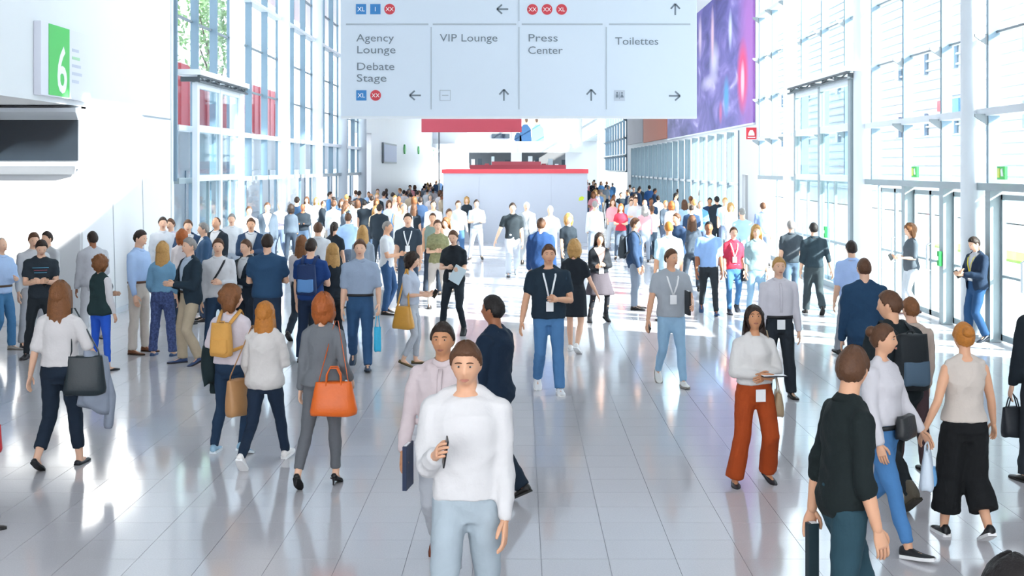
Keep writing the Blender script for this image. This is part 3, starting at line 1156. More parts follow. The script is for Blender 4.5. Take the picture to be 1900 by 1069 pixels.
def top_mesh(ps, sp, lod, seed):
    """sp: (hem z, ease, sleeve fraction, sleeve ease, kind)"""
    hem, ease, slv, sease = sp['hem'], sp['ease'], sp.get('slv', 1.0), sp.get('sease', .014)
    mb = MB()
    zs = [z for z in np.arange(hem, 1.43, .05)] + [1.44]
    rg = []
    fl = sp.get('flare', 0.0)
    for z in zs:
        e = ease
        if z > 1.36:
            e = ease * .75
        w = max(0.0, (1.06 - z))
        ew = fl * w
        bl = sp.get('blouse', 0.0) * math.exp(-((z - 1.1) / .09) ** 2)
        rg.append(ps.ring(z, e + ew + bl, e + ew + bl, 26))
    zt = sp.get('neck', 1.47)
    rg.append(ps.ring(zt, .018, .012, 26))
    mb.rings(rg)
    traps(mb, ps, ease * (.75 if 'jacket' in sp.get('name', '') else .55))
    if slv > 0:
        for i in (0, 1):
            if sp.get('wr'):
                arm_tube(mb, ps, i, None, sease, slv, wrist_r=sp['wr'])
            else:
                arm_tube(mb, ps, i, None, sease, slv)
    else:
        for i in (0, 1):
            sx = 1 if i == 0 else -1
            a = ps.TUr(np.array([sx * .07, .012, 1.455]))
            b = ps.TUr(np.array([sx * .125, .012, 1.435]))
            c = ps.TUr(np.array([sx * .13, .012, 1.36]))
            mb.tube([a, b, c], [.035, .045, .06], 10)
    me = remesh(mb, VOX[lod] * 1.25, 2, .4, sp.get('name', 'shirt'))
    if lod < 2:
        wrinkle(me, sp.get('wrk', .0095), seed, 22 if sp.get('soft') else 26, .7)
    cut = sp.get('open')
    if cut:                                    # open front of a jacket: V at the chest, edges swept apart below
        bm = bmesh.new()
        bm.from_mesh(me)
        Rl = rotx(ps.lean) @ rotz(ps.twist)
        org = np.array([0, 0, .97 + ps.dz])
        for sx in (1, -1):
            for sl in (cut[1], -cut[2]):
                nrm = Rl @ np.array([sx * 1.0, 0, -sl])
                pt = Rl @ np.array([sx * cut[0], 0, 1.18 - .97]) + org
                bmesh.ops.bisect_plane(bm, geom=list(bm.verts) + list(bm.edges) + list(bm.faces), plane_co=pt, plane_no=nrm / np.linalg.norm(nrm))
        dead = []
        Ri = Rl.T
        for f in bm.faces:
            c = np.array(f.calc_center_median())
            q = Ri @ (c - org)
            z = q[2] + .97
            g = cut[0] + (z - 1.18) * cut[1] if z > 1.18 else cut[0] + (1.18 - z) * cut[2]
            if q[1] > -.02 or abs(q[0]) > g or abs(q[0]) > .16 or z > 1.49:
                continue
            ok = True
            for i in (0, 1):                       # never cut the sleeves
                E, W = ps.TUr(ps.elb[i]), ps.TUr(ps.wri[i])
                t = min(1, max(0, float(np.dot(c - E, W - E) / np.dot(W - E, W - E))))
                if np.linalg.norm(c - (E + t * (W - E))) < .072:
                    ok = False
            if ok:
                dead.append(f)
        bmesh.ops.delete(bm, geom=dead, context='FACES')
        bm.to_mesh(me)
        bm.free()
    return me


FITS = {   # thigh top, mid thigh, knee, mid calf, hem
    'slim': (.094, .086, .062, .060, .047), 'jeans': (.098, .090, .070, .069, .062), 'suit': (.100, .092, .076, .074, .070),
    'wide': (.101, .096, .088, .090, .094), 'culotte': (.108, .110, .114, .118, .122), 'leggings': (.092, .083, .058, .057, .042), 'crop': (.096, .088, .070, .066, .060),
}


def bottom_mesh(ps, sp, lod, seed):
    fit = FITS[sp.get('fit', 'jeans')]
    mb = MB()
    wst = sp.get('waist', 1.04)
    mb.rings([ps.ring(z, .010, .010, 24) for z in (.81, .85, .88, .92, .97, 1.01, wst)])
    k = 1.0 if ps.sex == 'm' else .98
    for i in (0, 1):
        leg_tube(mb, ps, i, [f * k for f in fit], sp.get('upto', 1.0), 14, sp.get('drop', .02))
        _fill(mb, ps.D(ps.knee[i]), fit[2] * k * .98)
    me = remesh(mb, VOX[lod] * 1.25, 2, .4, 'trousers')
    if lod < 2:
        wrinkle(me, sp.get('wrk', .0065), seed + 7, 24, 1.3)
    return me


def skirt_mesh(ps, sp, lod, seed):
    mb = MB()
    hem = sp['hem']
    rg = []
    N = 36
    top = sp.get('waist', 1.08)
    mid = (ps.D(ps.knee[0]) + ps.D(ps.knee[1])) / 2
    for k in range(13):
        t = k / 12
        z = top + (hem - top) * t
        if z > .95:
            r = ps.ring(z, .016, .016, N)
        else:
            u = (.95 - z) / .5
            th = np.arange(N) * 2 * math.pi / N
            rx = .188 + sp.get('flare', .10) * u
            ry = .138 + sp.get('flare', .10) * u
            fold = 1 + .05 * u * np.sin(th * 8 + seed)
            c = np.array([mid[0] * u, mid[1] * u + .015, z + ps.dz])
            r = np.stack([c[0] + np.cos(th) * rx * fold, c[1] + np.sin(th) * ry * fold, np.full(N, c[2])], 1)
        rg.append(r)
    mb.rings(rg)
    return mb.mesh('skirt', True)


_SHOE = {}


def shoe_meshes(kind):
    """Left and right alike: (upper, sole) in foot space, origin at the ankle, toe towards -y."""
    if kind in _SHOE:
        return _SHOE[kind]
    prof = {   # y, half width, top z, bottom z
        'sneaker': [(.070, .020, -.030, -.070), (.062, .032, .000, -.070), (.030, .037, .012, -.070), (-.010, .040, .000, -.070), (-.05, .044, -.022, -.070), (-.10, .048, -.040, -.070), (-.15, .046, -.050, -.070), (-.185, .036, -.054, -.070), (-.205, .016, -.060, -.070)],
        'oxford': [(.068, .018, -.030, -.074), (.060, .030, -.005, -.074), (.030, .034, .002, -.074), (-.010, .037, -.004, -.074), (-.05, .040, -.028, -.074), (-.10, .044, -.046, -.074), (-.15, .041, -.053, -.074), (-.19, .030, -.058, -.074), (-.212, .012, -.064, -.074)],
        'flat': [(.066, .018, -.045, -.078), (.058, .028, -.036, -.078), (.030, .032, -.045, -.078), (-.010, .034, -.052, -.078), (-.05, .038, -.054, -.078), (-.10, .042, -.050, -.078), (-.15, .036, -.056, -.078), (-.19, .022, -.064, -.078), (-.21, .006, -.070, -.078)],
        'boot': [(.070, .024, .03, -.070), (.064, .038, .08, -.070), (.030, .044, .10, -.070), (-.020, .044, .09, -.070), (-.05, .045, -.010, -.070), (-.10, .048, -.036, -.070), (-.15, .046, -.048, -.070), (-.185, .036, -.054, -.070), (-.205, .016, -.060, -.070)],
    }
    prof['heel'] = prof['flat']
    up = MB()
    rg = []
    for y, hw, zt, zb in prof[kind]:
        th = np.arange(14) * 2 * math.pi / 14
        c, q = np.cos(th), np.sin(th)
        zc, hz = (zt + zb) / 2, (zt - zb) / 2
        X = np.sign(c) * np.abs(c) ** .7 * hw * np.where(q > .3, .78, 1)
        Z = zc + np.sign(q) * np.abs(q) ** .75 * hz
        rg.append(np.stack([X, np.full(14, y), Z], 1))
    up.rings(rg)
    so = MB()
    zb0 = prof[kind][0][3]
    ol = [(y, hw + .004) for y, hw, _, _ in prof[kind]]
    for za, zb, g in ((zb0 + (.006 if kind == 'sneaker' else .002), -.085, 0.0),):
        left = [(-w - g, y) for y, w in ol]
        right = [(w + g, y) for y, w in ol][::-1]
        poly = left + right
        if kind == 'heel':
            so.prism(poly, 'z', -.085, zb0)
            so.tube([(0, .052, -.08), (0, .048, -.115), (0, .046, -.148)], [.018, .009, .006], 8, round_caps=False)
        else:
            so.prism(poly, 'z', zb, za + .004)
    _SHOE[kind] = (up.mesh('shoe', True), so.mesh('sole'))
    return _SHOE[kind]


_EYE = None


def face_parts():
    global _EYE
    if _EYE:
        return _EYE
    e = MB().ball((0, 0, 0), (.0115, .0105, .0048), 12, 8).mesh('eye', True)
    ir = MB().tube([(0, -.0085, 0), (0, -.0112, 0)], [.0054, .0046], 10, round_caps=False).mesh('iris', True)
    br = MB().tube([(-.017, .003, -.002), (-.006, -.001, .002), (.006, -.001, .002), (.016, .003, -.001)], [(.0025, .004), (.003, .005), (.003, .005), (.002, .003)], 8).mesh('eyebrow', True)
    mo = MB()
    mo.tube([(-.022, .005, 0), (-.010, -.001, .0025), (0, -.0025, .0015), (.010, -.001, .0025), (.022, .005, 0)], [(.002, .002), (.004, .004), (.004, .0045), (.004, .004), (.002, .002)], 8)
    mo.tube([(-.020, .005, -.001), (-.008, -.001, -.006), (.008, -.001, -.006), (.020, .005, -.001)], [(.002, .002), (.0045, .0048), (.0045, .0048), (.002, .002)], 8)
    _EYE = (e, ir, br, mo.mesh('mouth', True))
    return _EYE


SKIN = {'fair': '#e3b79c', 'light': '#dba888', 'tan': '#c58d68', 'brown': '#9a6446', 'dark': '#6e432f'}
HAIRC = {'black': '#1d1a1a', 'dark': '#2f241f', 'brown': '#5a3d2b', 'chestnut': '#7a4f30', 'auburn': '#a2582a', 'blond': '#b98f56', 'ginger': '#b57432', 'grey': '#8d8986', 'white': '#d3d0cb'}


def fabric(c, name='fabric', rough=.85, noise=.10, bump=.25):
    v = [int(c[i:i + 2], 16) for i in (1, 3, 5)]
    if min(v) > 190:          # washed white cloth, not paper white
        c = '#%02x%02x%02x' % tuple(int(q * .88) for q in v)
    return plain(name + c[1:], c, rough, .25, noise=noise, nscale=7, bump=bump, bscale=45)


def skin(c):
    key = 'skin_' + c
    if key in _MATS:
        return _MATS[key]
    m = plain('skin_' + c, SKIN[c], .5, .35, noise=.05, nscale=14)
    b = m.node_tree.nodes['Principled BSDF']
    b.inputs['Subsurface Weight'].default_value = .08
    b.inputs['Subsurface Radius'].default_value = (.02, .008, .004)
    _MATS[key] = m
    return m


def hairm(c):
    return plain('hair_' + c, HAIRC[c], .52, .28, noise=.30, nscale=38, bump=.5, bscale=70)


_CACHE = {}


def shape_key(sp, lod):
    keys = ('sex', 'bw', 'lean', 'twist', 'hy', 'hp', 'legs', 'stride', 'la', 'ra', 'shoe', 'hair', 'curl', 'seed')
    return (lod,) + tuple(repr(sp.get(k)) for k in keys)


TOPS = {
    'tee': dict(name='shirt', hem=.885, ease=.017, slv=.30, sease=.016, neck=1.475),
    'polo': dict(name='shirt', hem=.89, ease=.018, slv=.32, sease=.016, collar=1),
    'shirt': dict(name='shirt', hem=.90, ease=.020, slv=.97, sease=.011, collar=1, wr=.040),
    'tucked': dict(name='shirt', wrk=.004, hem=1.00, ease=.018, slv=.97, sease=.010, collar=1, blouse=.008, wr=.040),
    'rolled': dict(name='shirt', hem=.90, ease=.020, slv=.66, sease=.012, collar=1),
    'half': dict(name='shirt', hem=.90, ease=.020, slv=.42, sease=.018, collar=1),
    'blouse': dict(name='blouse', hem=1.00, ease=.018, slv=.95, sease=.022, blouse=.022, wr=.044, wrk=.008),
    'loosetee': dict(name='shirt', hem=.96, ease=.020, slv=.45, sease=.022, blouse=.015, wrk=.007),
    'knit': dict(name='sweater', hem=.86, ease=.042, slv=.96, sease=.022, wrk=.008, flare=.02),
    'tank': dict(name='top', hem=.965, ease=.022, slv=0, neck=1.455),
    'vest': dict(name='vest', hem=.86, ease=.045, slv=0, neck=1.47, flare=.05),
    'jacket': dict(name='jacket', hem=.80, ease=.034, slv=.98, sease=.020, neck=1.485, flare=.06, open=(.03, .30, .22), wr=.048),
    'closed': dict(name='jacket', hem=.80, ease=.034, slv=.98, sease=.020, neck=1.485, flare=.06, wr=.048),
    'blazerw': dict(name='jacket', hem=.915, ease=.016, slv=.97, sease=.012, flare=.22, wr=.040, wrk=.005),
    'dress': dict(name='dress_top', hem=1.0, ease=.016, slv=.30, sease=.018),
}
_pn = [0]


def person(sp, lod=1):
    """Build one person and link the parts. sp: appearance and pose; x, y (floor), f facing in degrees."""
    ps_key = shape_key(sp, lod)
    if ps_key not in _CACHE:
        _CACHE[ps_key] = {'ps': Pose(sp)}
    C = _CACHE[ps_key]
    ps = C['ps']
    seed = sp.get('seed', 1)
    root = empty('person', (sp['x'], sp['y'], 0), math.radians(sp.get('f', 0)))
    k = sp.get('h', 1.75) / (1.75 + ps.heel)
    root.scale = (k, k, k)
    tag(root, sp['label'], 'person', sp.get('group'))
    sk = skin(sp.get('skin', 'fair'))

    def cached(key, fn):
        if key not in C:
            C[key] = fn()
        return C[key]
    curl = sp.get('curl', (.4, .4))
    body = put('body', cached('body', lambda: body_mesh(ps, lod, curl)), sk, root)
    hs = sp.get('hair', 'short')
    hm = hairm(sp.get('hc', 'brown'))
    if hs != 'none':
        put('hair', cached(('hair', hs), lambda: hair_mesh(ps, hs, lod, seed)), hm, root)
    # clothes
    bot = sp.get('bot', ('jeans', '#2f4763'))
    if bot[0] == 'skirt':
        put('skirt', cached(('skirt', repr(bot[2])), lambda: skirt_mesh(ps, bot[2], lod, seed)), fabric(bot[1]), root)
    else:
        bsp = dict(fit=bot[0], **(bot[2] if len(bot) > 2 else {}))
        bo = put('trousers', cached(('bot', repr(bsp)), lambda: bottom_mesh(ps, bsp, lod, seed)), bot[3] if len(bot) > 3 else fabric(bot[1], noise=.16), root)
    if sp.get('under'):
        usp = dict(fit='leggings')
        put('leggings', cached('under', lambda: bottom_mesh(ps, usp, lod, seed)), fabric(sp['under']), root)
    for ti, t in enumerate(sp.get('top', [('tee', '#222222')])):
        tsp = dict(TOPS[t[0]])
        if ti == 0 and len(sp['top']) > 1:
            tsp.update(wrk=.0, ease=tsp['ease'] * .7)
        if len(t) > 2:
            tsp.update(t[2])
        tm = t[3] if len(t) > 3 else fabric(t[1])
        put(tsp['name'], cached(('top', t[0], repr(tsp)), lambda: top_mesh(ps, tsp, lod, seed + 3 * ti)), tm, root)
        if tsp.get('collar') and lod < 2 and not sp.get('plain') and not (ti == 0 and len(sp['top']) > 1 and sp['top'][1][0] == 'closed'):
            def mk():
                mb = MB()
                n = 20
                th = np.arange(n) * 2 * math.pi / n
                rr = []
                for z, r, yo in ((1.468, .092, .012), (1.486, .082, .009), (1.506, .068, .007), (1.509, .063, .007), (1.492, .067, .007), (1.468, .078, .010)):
                    dip = -.020 * np.clip(-np.sin(th), 0, 1) ** 3
                    rx = r if ps.sex == 'm' else r * .88
                    rr.append(ps.TUr(np.stack([np.cos(th) * rx, yo + np.sin(th) * rx * .95, z + dip], 1)))
                mb.rings(rr, closed=True)
                return mb.mesh('collar', True)
            put('collar', cached('collar%d' % ti, mk), tm, root)
    if lod == 0 and not sp.get('plain') and any(TOPS[t[0]].get('collar') for t in sp.get('top', [])):
        t0 = [t for t in sp['top'] if TOPS[t[0]].get('collar')][0]
        e0 = TOPS[t0[0]]['ease'] + .009
        def mkp():
            mb = MB()
            pts = [ps.front(z, 0, e0 - (.012 if z > 1.4 else 0)) for z in np.arange(1.44, TOPS[t0[0]]['hem'] + .03, -.06)]
            mb.tube(pts, [(.016, .005)] * len(pts), 8, round_caps=False, up=(0, -1, 0))
            return mb.mesh('placket', True)
        put('placket', cached('placket', mkp), t0[3] if len(t0) > 3 else fabric(t0[1]), root)
    if sp.get('belt') and lod < 2:
        def mkb():
            mb = MB()
            zb = sp.get('beltz', 1.02)
            mb.rings([ps.ring(zb - .017, .016, .016, 28), ps.ring(zb - .017, .026, .026, 28), ps.ring(zb + .017, .026, .026, 28), ps.ring(zb + .017, .016, .016, 28)], closed=True)
            return mb.mesh('belt', True)
        put('belt', cached('belt', mkb), plain('leather' + sp['belt'][1:], sp['belt'], .45, .4), root)
    # shoes
    sh = sp.get('shoe', 'oxford')
    if lod == 2:
        sh = 'oxford' if sh == 'heel' else sh
    su, ss = shoe_meshes(sh)
    shm = plain('shoe' + sp.get('sc', '#26211f')[1:], sp.get('sc', '#26211f'), .45, .4, noise=.08)
    som = plain('sole' + sp.get('so', '#2a2a2a')[1:], sp.get('so', '#2a2a2a'), .6, .3)
    for i in (0, 1):
        o = put('shoe', su, shm, root)
        M = Matrix(ps.foot[i].tolist()).to_4x4()
        M.translation = Vector(ps.D(ps.ank[i]))
        o.matrix_basis = M
        if lod < 2:
            put('sole', ss, som, o)
    # face
    if lod < 2 and sp.get('face', abs((sp.get('f', 0) + sp.get('hy', 0) + 180) % 360 - 180) < 105):
        e, ir, br, mo = face_parts()
        Rh = Matrix((rotx(ps.lean) @ rotz(ps.twist) @ rotz(ps.hy) @ rotx(ps.hp)).tolist()).to_4x4()
        white = plain('eye_white', '#cdc3bb', .35, .4)
        iris = plain('iris_dark', '#33261e', .25, .5)

        def at(me, mat, p, name, par=root):
            o = put(name, me, mat, par)
            M = Rh.copy()
            M.translation = Vector(ps.TH(HEADC + np.array(p)))
            o.matrix_basis = M
            return o
        for sx in (1, -1):
            eo = at(e, white, (sx * .030, -.0745, .012), 'eye')
            put('iris', ir, iris, eo)
            if lod == 0:
                at(br, hm, (sx * .030, -.0885, .033), 'eyebrow')
        at(mo, plain('lips', '#b97a6a' if sp.get('skin', 'fair') in ('fair', 'light') else '#96604f', .45, .4), (0, -.0925, -.057), 'mouth')
    # lanyard with a badge
    ln = sp.get('lanyard')
    if ln:
        def mkl():
            e_ = sp.get('lease', .034)
            zl = sp.get('lz', 1.16)
            mb = MB()
            pts = [ps.TUr((.072, .02, 1.487)), ps.front(1.40, .070, e_), ps.front(1.30, .045, e_), ps.front(zl, .004, e_)]
            pts2 = [ps.TUr((-.072, .02, 1.487)), ps.front(1.40, -.070, e_), ps.front(1.30, -.045, e_), ps.front(zl, -.004, e_)]
            nk = [ps.TUr((.072, .02, 1.487)), ps.TUr((.045, .075, 1.50)), ps.TUr((-.045, .075, 1.50)), ps.TUr((-.072, .02, 1.487))]
            for q in (pts, pts2, nk):
                mb.tube(q, [(.011, .0025)] * len(q), 8, round_caps=False, up=(0, -1, 0))
            return mb.mesh('lanyard', True)
        lo = put('lanyard', cached('lany', mkl), plain('lanyard' + ln[1:], ln, .6), root)
        zl = sp.get('lz', 1.16)
        c = ps.front(zl - .06, 0, sp.get('lease', .034) + .006)
        MB().box((0, 0, 0), (.086, .006, .118), 0, .002).build('badge', plain('badge_card', '#f0f2f4', .4), lo, False, tuple(c))
    if sp.get('badge'):
        bx, bz = sp['badge']
        c = ps.front(bz, bx, .034)
        MB().box((0, 0, 0), (.10, .006, .12), 0, .002).build('badge', plain('badge_card', '#f0f2f4', .4), root, False, tuple(c))
    return root, ps, k


def world_pt(root, k, p):
    """Figure space -> world."""
    a = root.rotation_euler.z
    x, y, z = [float(q) * k for q in p]
    return Vector((root.location.x + x * math.cos(a) - y * math.sin(a), root.location.y + x * math.sin(a) + y * math.cos(a), z))
# ------------------------------------------------------------------ hanging direction sign
SGN_Y = 24.0
sg = SGN_Y / FPX


def sx_(px):
    return (px - VPX) * sg


def sz_(py):
    return CAM_H - (py - VPY) * sg


M_SIGN = plain('sign_board', '#cfdcea', 0.45, 0.3, noise=0.015, nscale=0.7)
M_SLINE = plain('sign_line', '#a9b6c2', 0.5)
M_SINK = plain('sign_ink', '#6f7d8a', 0.5)
M_SBLUE = plain('sign_blue', '#2f7fc1', 0.5)
M_SRED = plain('sign_red', '#cc3a48', 0.5)
M_SWH = plain('sign_white', '#f4f6f8', 0.5)
sign = empty('hanging_sign', (0, SGN_Y, sz_(217)))
tag(sign, 'large pale blue hanging direction sign with lounge, press and toilet arrows', 'sign')


def SP(px, py, dy=0.0):
    return (sx_(px), -dy, sz_(py) - sz_(217))


z0, z1 = 0.0, sz_(-130) - sz_(217)
MB().bb(sx_(632), sx_(1293), 0.0, 0.14, z0, z1, 0.012).build('board', M_SIGN, sign)
MB().bb(sx_(632), sx_(1293), -0.012, 0.15, z0 - 0.03, z0 + 0.015).build('lower_edge', M_STEEL, sign)
for x in (-2.6, 2.6):
    MB().tube([(x, 0.07, z1 - 0.02), (x, 0.07, H_TOP - 0.7 - sz_(217))], 0.015, 8).build('rod', M_STEEL, sign, True)


def sbar(name, x0, x1, y0, y1, mat, d=0.006):
    return MB().bb(sx_(x0), sx_(x1), -d, 0.002, sz_(y1) - sz_(217), sz_(y0) - sz_(217)).build(name, mat, sign)


for a, b in ((642, 795), (803, 958), (968, 1118), (1130, 1281)):
    sbar('divider', a, b, 43.5, 46.5, M_SLINE)
for x in (800, 963, 1125):
    sbar('divider', x - 1, x + 1, 50, 203, M_SLINE)
sbar('divider', 962, 964, -120, 39, M_SLINE)


def stext(s, px0, px1, base):
    o = text_obj(s, 0.2, M_SINK, sign, (sx_(px0), -0.004, sz_(base) - sz_(217)))
    w = max(v.co.x for v in o.data.vertices) - min(v.co.x for v in o.data.vertices)
    o.scale = ((sx_(px1) - sx_(px0)) / w, 1, 1)
    return o


for s, a, b, y in (('Agency', 661, 731, 77), ('Lounge', 661, 732, 99), ('Debate', 661, 730, 130), ('Stage', 661, 716, 151.5),
                   ('VIP Lounge', 816, 923, 77), ('Press', 979, 1033, 77), ('Center', 979, 1043, 100), ('Toilettes', 1141, 1221, 83)):
    stext(s, a, b, y)


def arrow(px, py, d):
    """Slim arrow of one shaft and two strokes, about 20 px."""
    mb = MB()
    r = 10 * sg
    c = Vector((sx_(px), -0.005, sz_(py) - sz_(217)))
    D = {'l': Vector((-1, 0, 0)), 'r': Vector((1, 0, 0)), 'u': Vector((0, 0, 1))}[d]
    S = Vector((D.z, 0, -D.x))
    tip = c + D * r

    def stroke(a, b, t=1.5 * sg):
        n = (b - a).normalized()
        q = Vector((n.z, 0, -n.x)) * t
        v = [a + q, a - q, b - q, b + q]
        mb.add(v + [p + Vector((0, 0.008, 0)) for p in v], [(0, 1, 2, 3), (7, 6, 5, 4), (0, 4, 5, 1), (1, 5, 6, 2), (2, 6, 7, 3), (3, 7, 4, 0)])
    stroke(c - D * r, tip)
    stroke(tip + D * 1.0 * sg, tip - D * r * 0.85 + S * r * 0.85)
    stroke(tip + D * 1.0 * sg, tip - D * r * 0.85 - S * r * 0.85)
    mb.build('arrow', M_SINK, sign)


for a in ((933, 17, 'l'), (1253, 18, 'u'), (771, 177, 'l'), (935, 177, 'u'), (1097, 177, 'u'), (1251, 178, 'r')):
    arrow(*a)


def icon_sq(px, py, mat, r=9.5, txt=None):
    o = sbar('icon_square', px - r, px + r, py - r, py + r, mat)
    if txt:
        t = text_obj(txt, 0.115, M_SWH, o, (sx_(px), -0.008, sz_(py + 4) - sz_(217)), align='CENTER', name='icon_letters')
    return o


def icon_ci(px, py, txt):
    o = MB().tube([(sx_(px), 0.002, sz_(py) - sz_(217)), (sx_(px), -0.006, sz_(py) - sz_(217))], 10 * sg, 26, round_caps=False).build('icon_disc', M_SRED, sign)
    text_obj(txt, 0.105, M_SWH, o, (sx_(px), -0.008, sz_(py + 3.6) - sz_(217)), align='CENTER', name='icon_letters')


icon_sq(670, 17, M_SBLUE, txt='XL')
icon_sq(696.5, 17, M_SBLUE, txt='I')
icon_ci(723, 17, 'XX')
for x, t in ((988, 'XX'), (1015, 'XX'), (1042, 'XL')):
    icon_ci(x, 17.5, t)
icon_sq(670.5, 177, M_SBLUE, txt='XL')
icon_ci(697, 177, 'XX')
fr = MB()
for (a, b, c, d) in ((816, 836, 167, 168), (816, 836, 186, 187), (816, 817, 167, 187), (835, 836, 167, 187), (820, 832, 176, 178)):
    fr.bb(sx_(a), sx_(b), -0.006, 0.002, sz_(d) - sz_(217), sz_(c) - sz_(217))
fr.build('icon_frame', M_SLINE, sign)
wc = icon_sq(1149.5, 177.5, plain('sign_grey', '#b7c2d0', 0.5), 10)
wm = MB()
for k, x in enumerate((1145, 1154)):
    wm.tube([(sx_(x), -0.004, sz_(172.5) - sz_(217)), (sx_(x), -0.010, sz_(172.5) - sz_(217))], 1.8 * sg, 10, round_caps=False)
    wm.prism([(sx_(x - 2.5 - k), sz_(181) - sz_(217)), (sx_(x + 2.5 + k), sz_(181) - sz_(217)), (sx_(x + 2.2 - 1.2 * k), sz_(175) - sz_(217)), (sx_(x - 2.2 + 1.2 * k), sz_(175) - sz_(217))], 'y', -0.010, -0.004)
wm.bb(sx_(1149.2), sx_(1149.8), -0.009, -0.004, sz_(184) - sz_(217), sz_(171) - sz_(217))
wm.build('restroom_pictogram', M_SINK, wc)

# ------------------------------------------------------------------ hall number sign on the left slab wall
hs = empty('hall_sign', (X_L, 21.3, 3.88))
tag(hs, 'white and green hall number sign with a white 6 on the left slab wall', 'sign')
M_LAV = plain('lavender_white', '#dfe2ee', 0.5)
MB().bb(0.0, 0.12, -1.1, 1.22, 0, 1.16, 0.01).build('board', M_LAV, hs)
gp = MB().bb(0.118, 0.13, -0.78, 0.15, 0.02, 1.15).build('green_panel', plain('hall_green', '#55c865', 0.5), hs)
six = text_obj('6', 1.06, M_SWH, gp, (0.132, -0.45, 0.09), (math.radians(90), 0, math.radians(90)), 'numeral', 0.003, 0.92, offset=0.012)
for k in range(5):
    z = 0.28 + 0.13 * k
    MB().bb(0.118, 0.124, 0.30, 0.62 + 0.15 * ((k * 3) % 4) / 3, z, z + 0.05).build('print_line', plain('print_grey', '#c0c6d6', 0.6) if k != 3 else plain('print_green', '#a9d6b2', 0.6), hs)

# ------------------------------------------------------------------ dark screen unit on the recess wall
sc_y = 22.36
un = empty('display_screen', (-10.5, sc_y, 2.62))
tag(un, 'wide dark display screen in a white hood on the left recess wall', 'screen')


def UX(px):
    return (px - VPX) * 22.3 / FPX + 10.5


M_SCR = plain('dark_screen', '#222b34', 0.22, 0.5, noise=0.08, nscale=3)
MB().bb(-5.0, UX(146), -0.10, 0.0, 2.86 - 2.62, 3.56 - 2.62).build('screen', M_SCR, un)
MB().bb(-5.0, UX(148), -0.06, 0.0, 0.10, 1.0).build('back_panel', M_STEEL, un)
hd = MB()
hx0, hx1, hx2 = -5.0, UX(146), UX(158)
V = [(hx0, -0.10, 0.94), (hx1, -0.10, 0.94), (hx2, -0.55, 1.06), (hx0, -0.55, 1.06), (hx0, 0, 1.17), (hx1, 0, 1.17), (hx2, -0.55, 1.13), (hx0, -0.55, 1.13), (hx0, 0, .94), (hx1, 0, .94)]
hd.add(V, [(0, 1, 2, 3), (3, 2, 6, 7), (7, 6, 5, 4), (1, 9, 5, 6, 2), (0, 3, 7, 4, 8), (8, 4, 5, 9), (0, 8, 9, 1)])
hd.build('hood', M_STEEL, un)
lp = MB()
V = [(hx0, -0.22, 0.19), (hx1, -0.22, 0.19), (hx1, 0, 0.24), (hx0, 0, 0.24), (hx0, -0.22, 0.15), (hx1, -0.22, 0.15), (UX(136), 0, 0.0), (hx0, 0, 0.0)]
lp.add(V, [(0, 1, 2, 3), (4, 7, 6, 5), (0, 4, 5, 1), (1, 5, 6, 2), (2, 6, 7, 3), (3, 7, 4, 0)])
lp.build('lower_lip', M_STEEL, un)

# ------------------------------------------------------------------ grey booth box in the middle of the hall
bz = 47.1
bs = bz / FPX
bx0, bx1 = (822 - VPX) * bs, (1090 - VPX) * bs
booth = empty('exhibition_booth', ((bx0 + bx1) / 2, bz, 0))
tag(booth, 'plain grey exhibition booth with a red top edge in mid hall', 'booth')
hw = (bx1 - bx0) / 2
M_BGREY = plain('booth_grey', '#bcc1cc', 0.6, 0.3, noise=0.02, nscale=0.5)
for q in range(4):
    a = -hw + q * hw / 2
    MB().bb(a + 0.002, a + hw / 2 - 0.002, 0, 0.06, 0.0, 2.52).build('panel', M_BGREY, booth)
MB().bb(-hw, -hw + 0.06, 0.06, 5.5, 0, 2.52).build('side_panel', M_BGREY, booth)
MB().bb(hw - 0.06, hw, 0.06, 5.5, 0, 2.52).build('side_panel', plain('booth_dark', '#3b444c', 0.6), booth)
MB().bb(-hw, hw, 5.44, 5.5, 0, 2.52).build('back_panel', M_BGREY, booth)
MB().bb(-hw - 0.05, hw + 0.03, -0.04, 5.55, 2.52, 2.67).build('red_edge', M_RED, booth)
stk = MB().prism([(0, 0), (0.16, 0.02), (0.2, 0.12), (0.12, 0.17), (0.02, 0.12)], 'y', -0.012, 0.0).build('sticker', plain('lime_sticker', '#c9d93c', 0.5), booth, False, (hw - 0.32, 0, 1.52))
b2s = 56.0 / FPX
booth2 = empty('red_topped_booth', (0, 56.0, 0))
tag(booth2, 'second booth behind the grey one with a stepped red roof', 'booth')
MB().bb((872 - VPX) * b2s, (1050 - VPX) * b2s, 0, 4, 0, 2.6).build('walls', M_BGREY, booth2)
MB().bb((872 - VPX) * b2s, (1050 - VPX) * b2s, -0.1, 4.1, 2.6, 2.84).build('roof_edge', plain('dusty_red', '#b04450', 0.5), booth2)
MB().bb((912 - VPX) * b2s, (1004 - VPX) * b2s, 0.4, 3.6, 2.84, 2.99).build('roof_step', plain('rose_red', '#c4606a', 0.5), booth2)

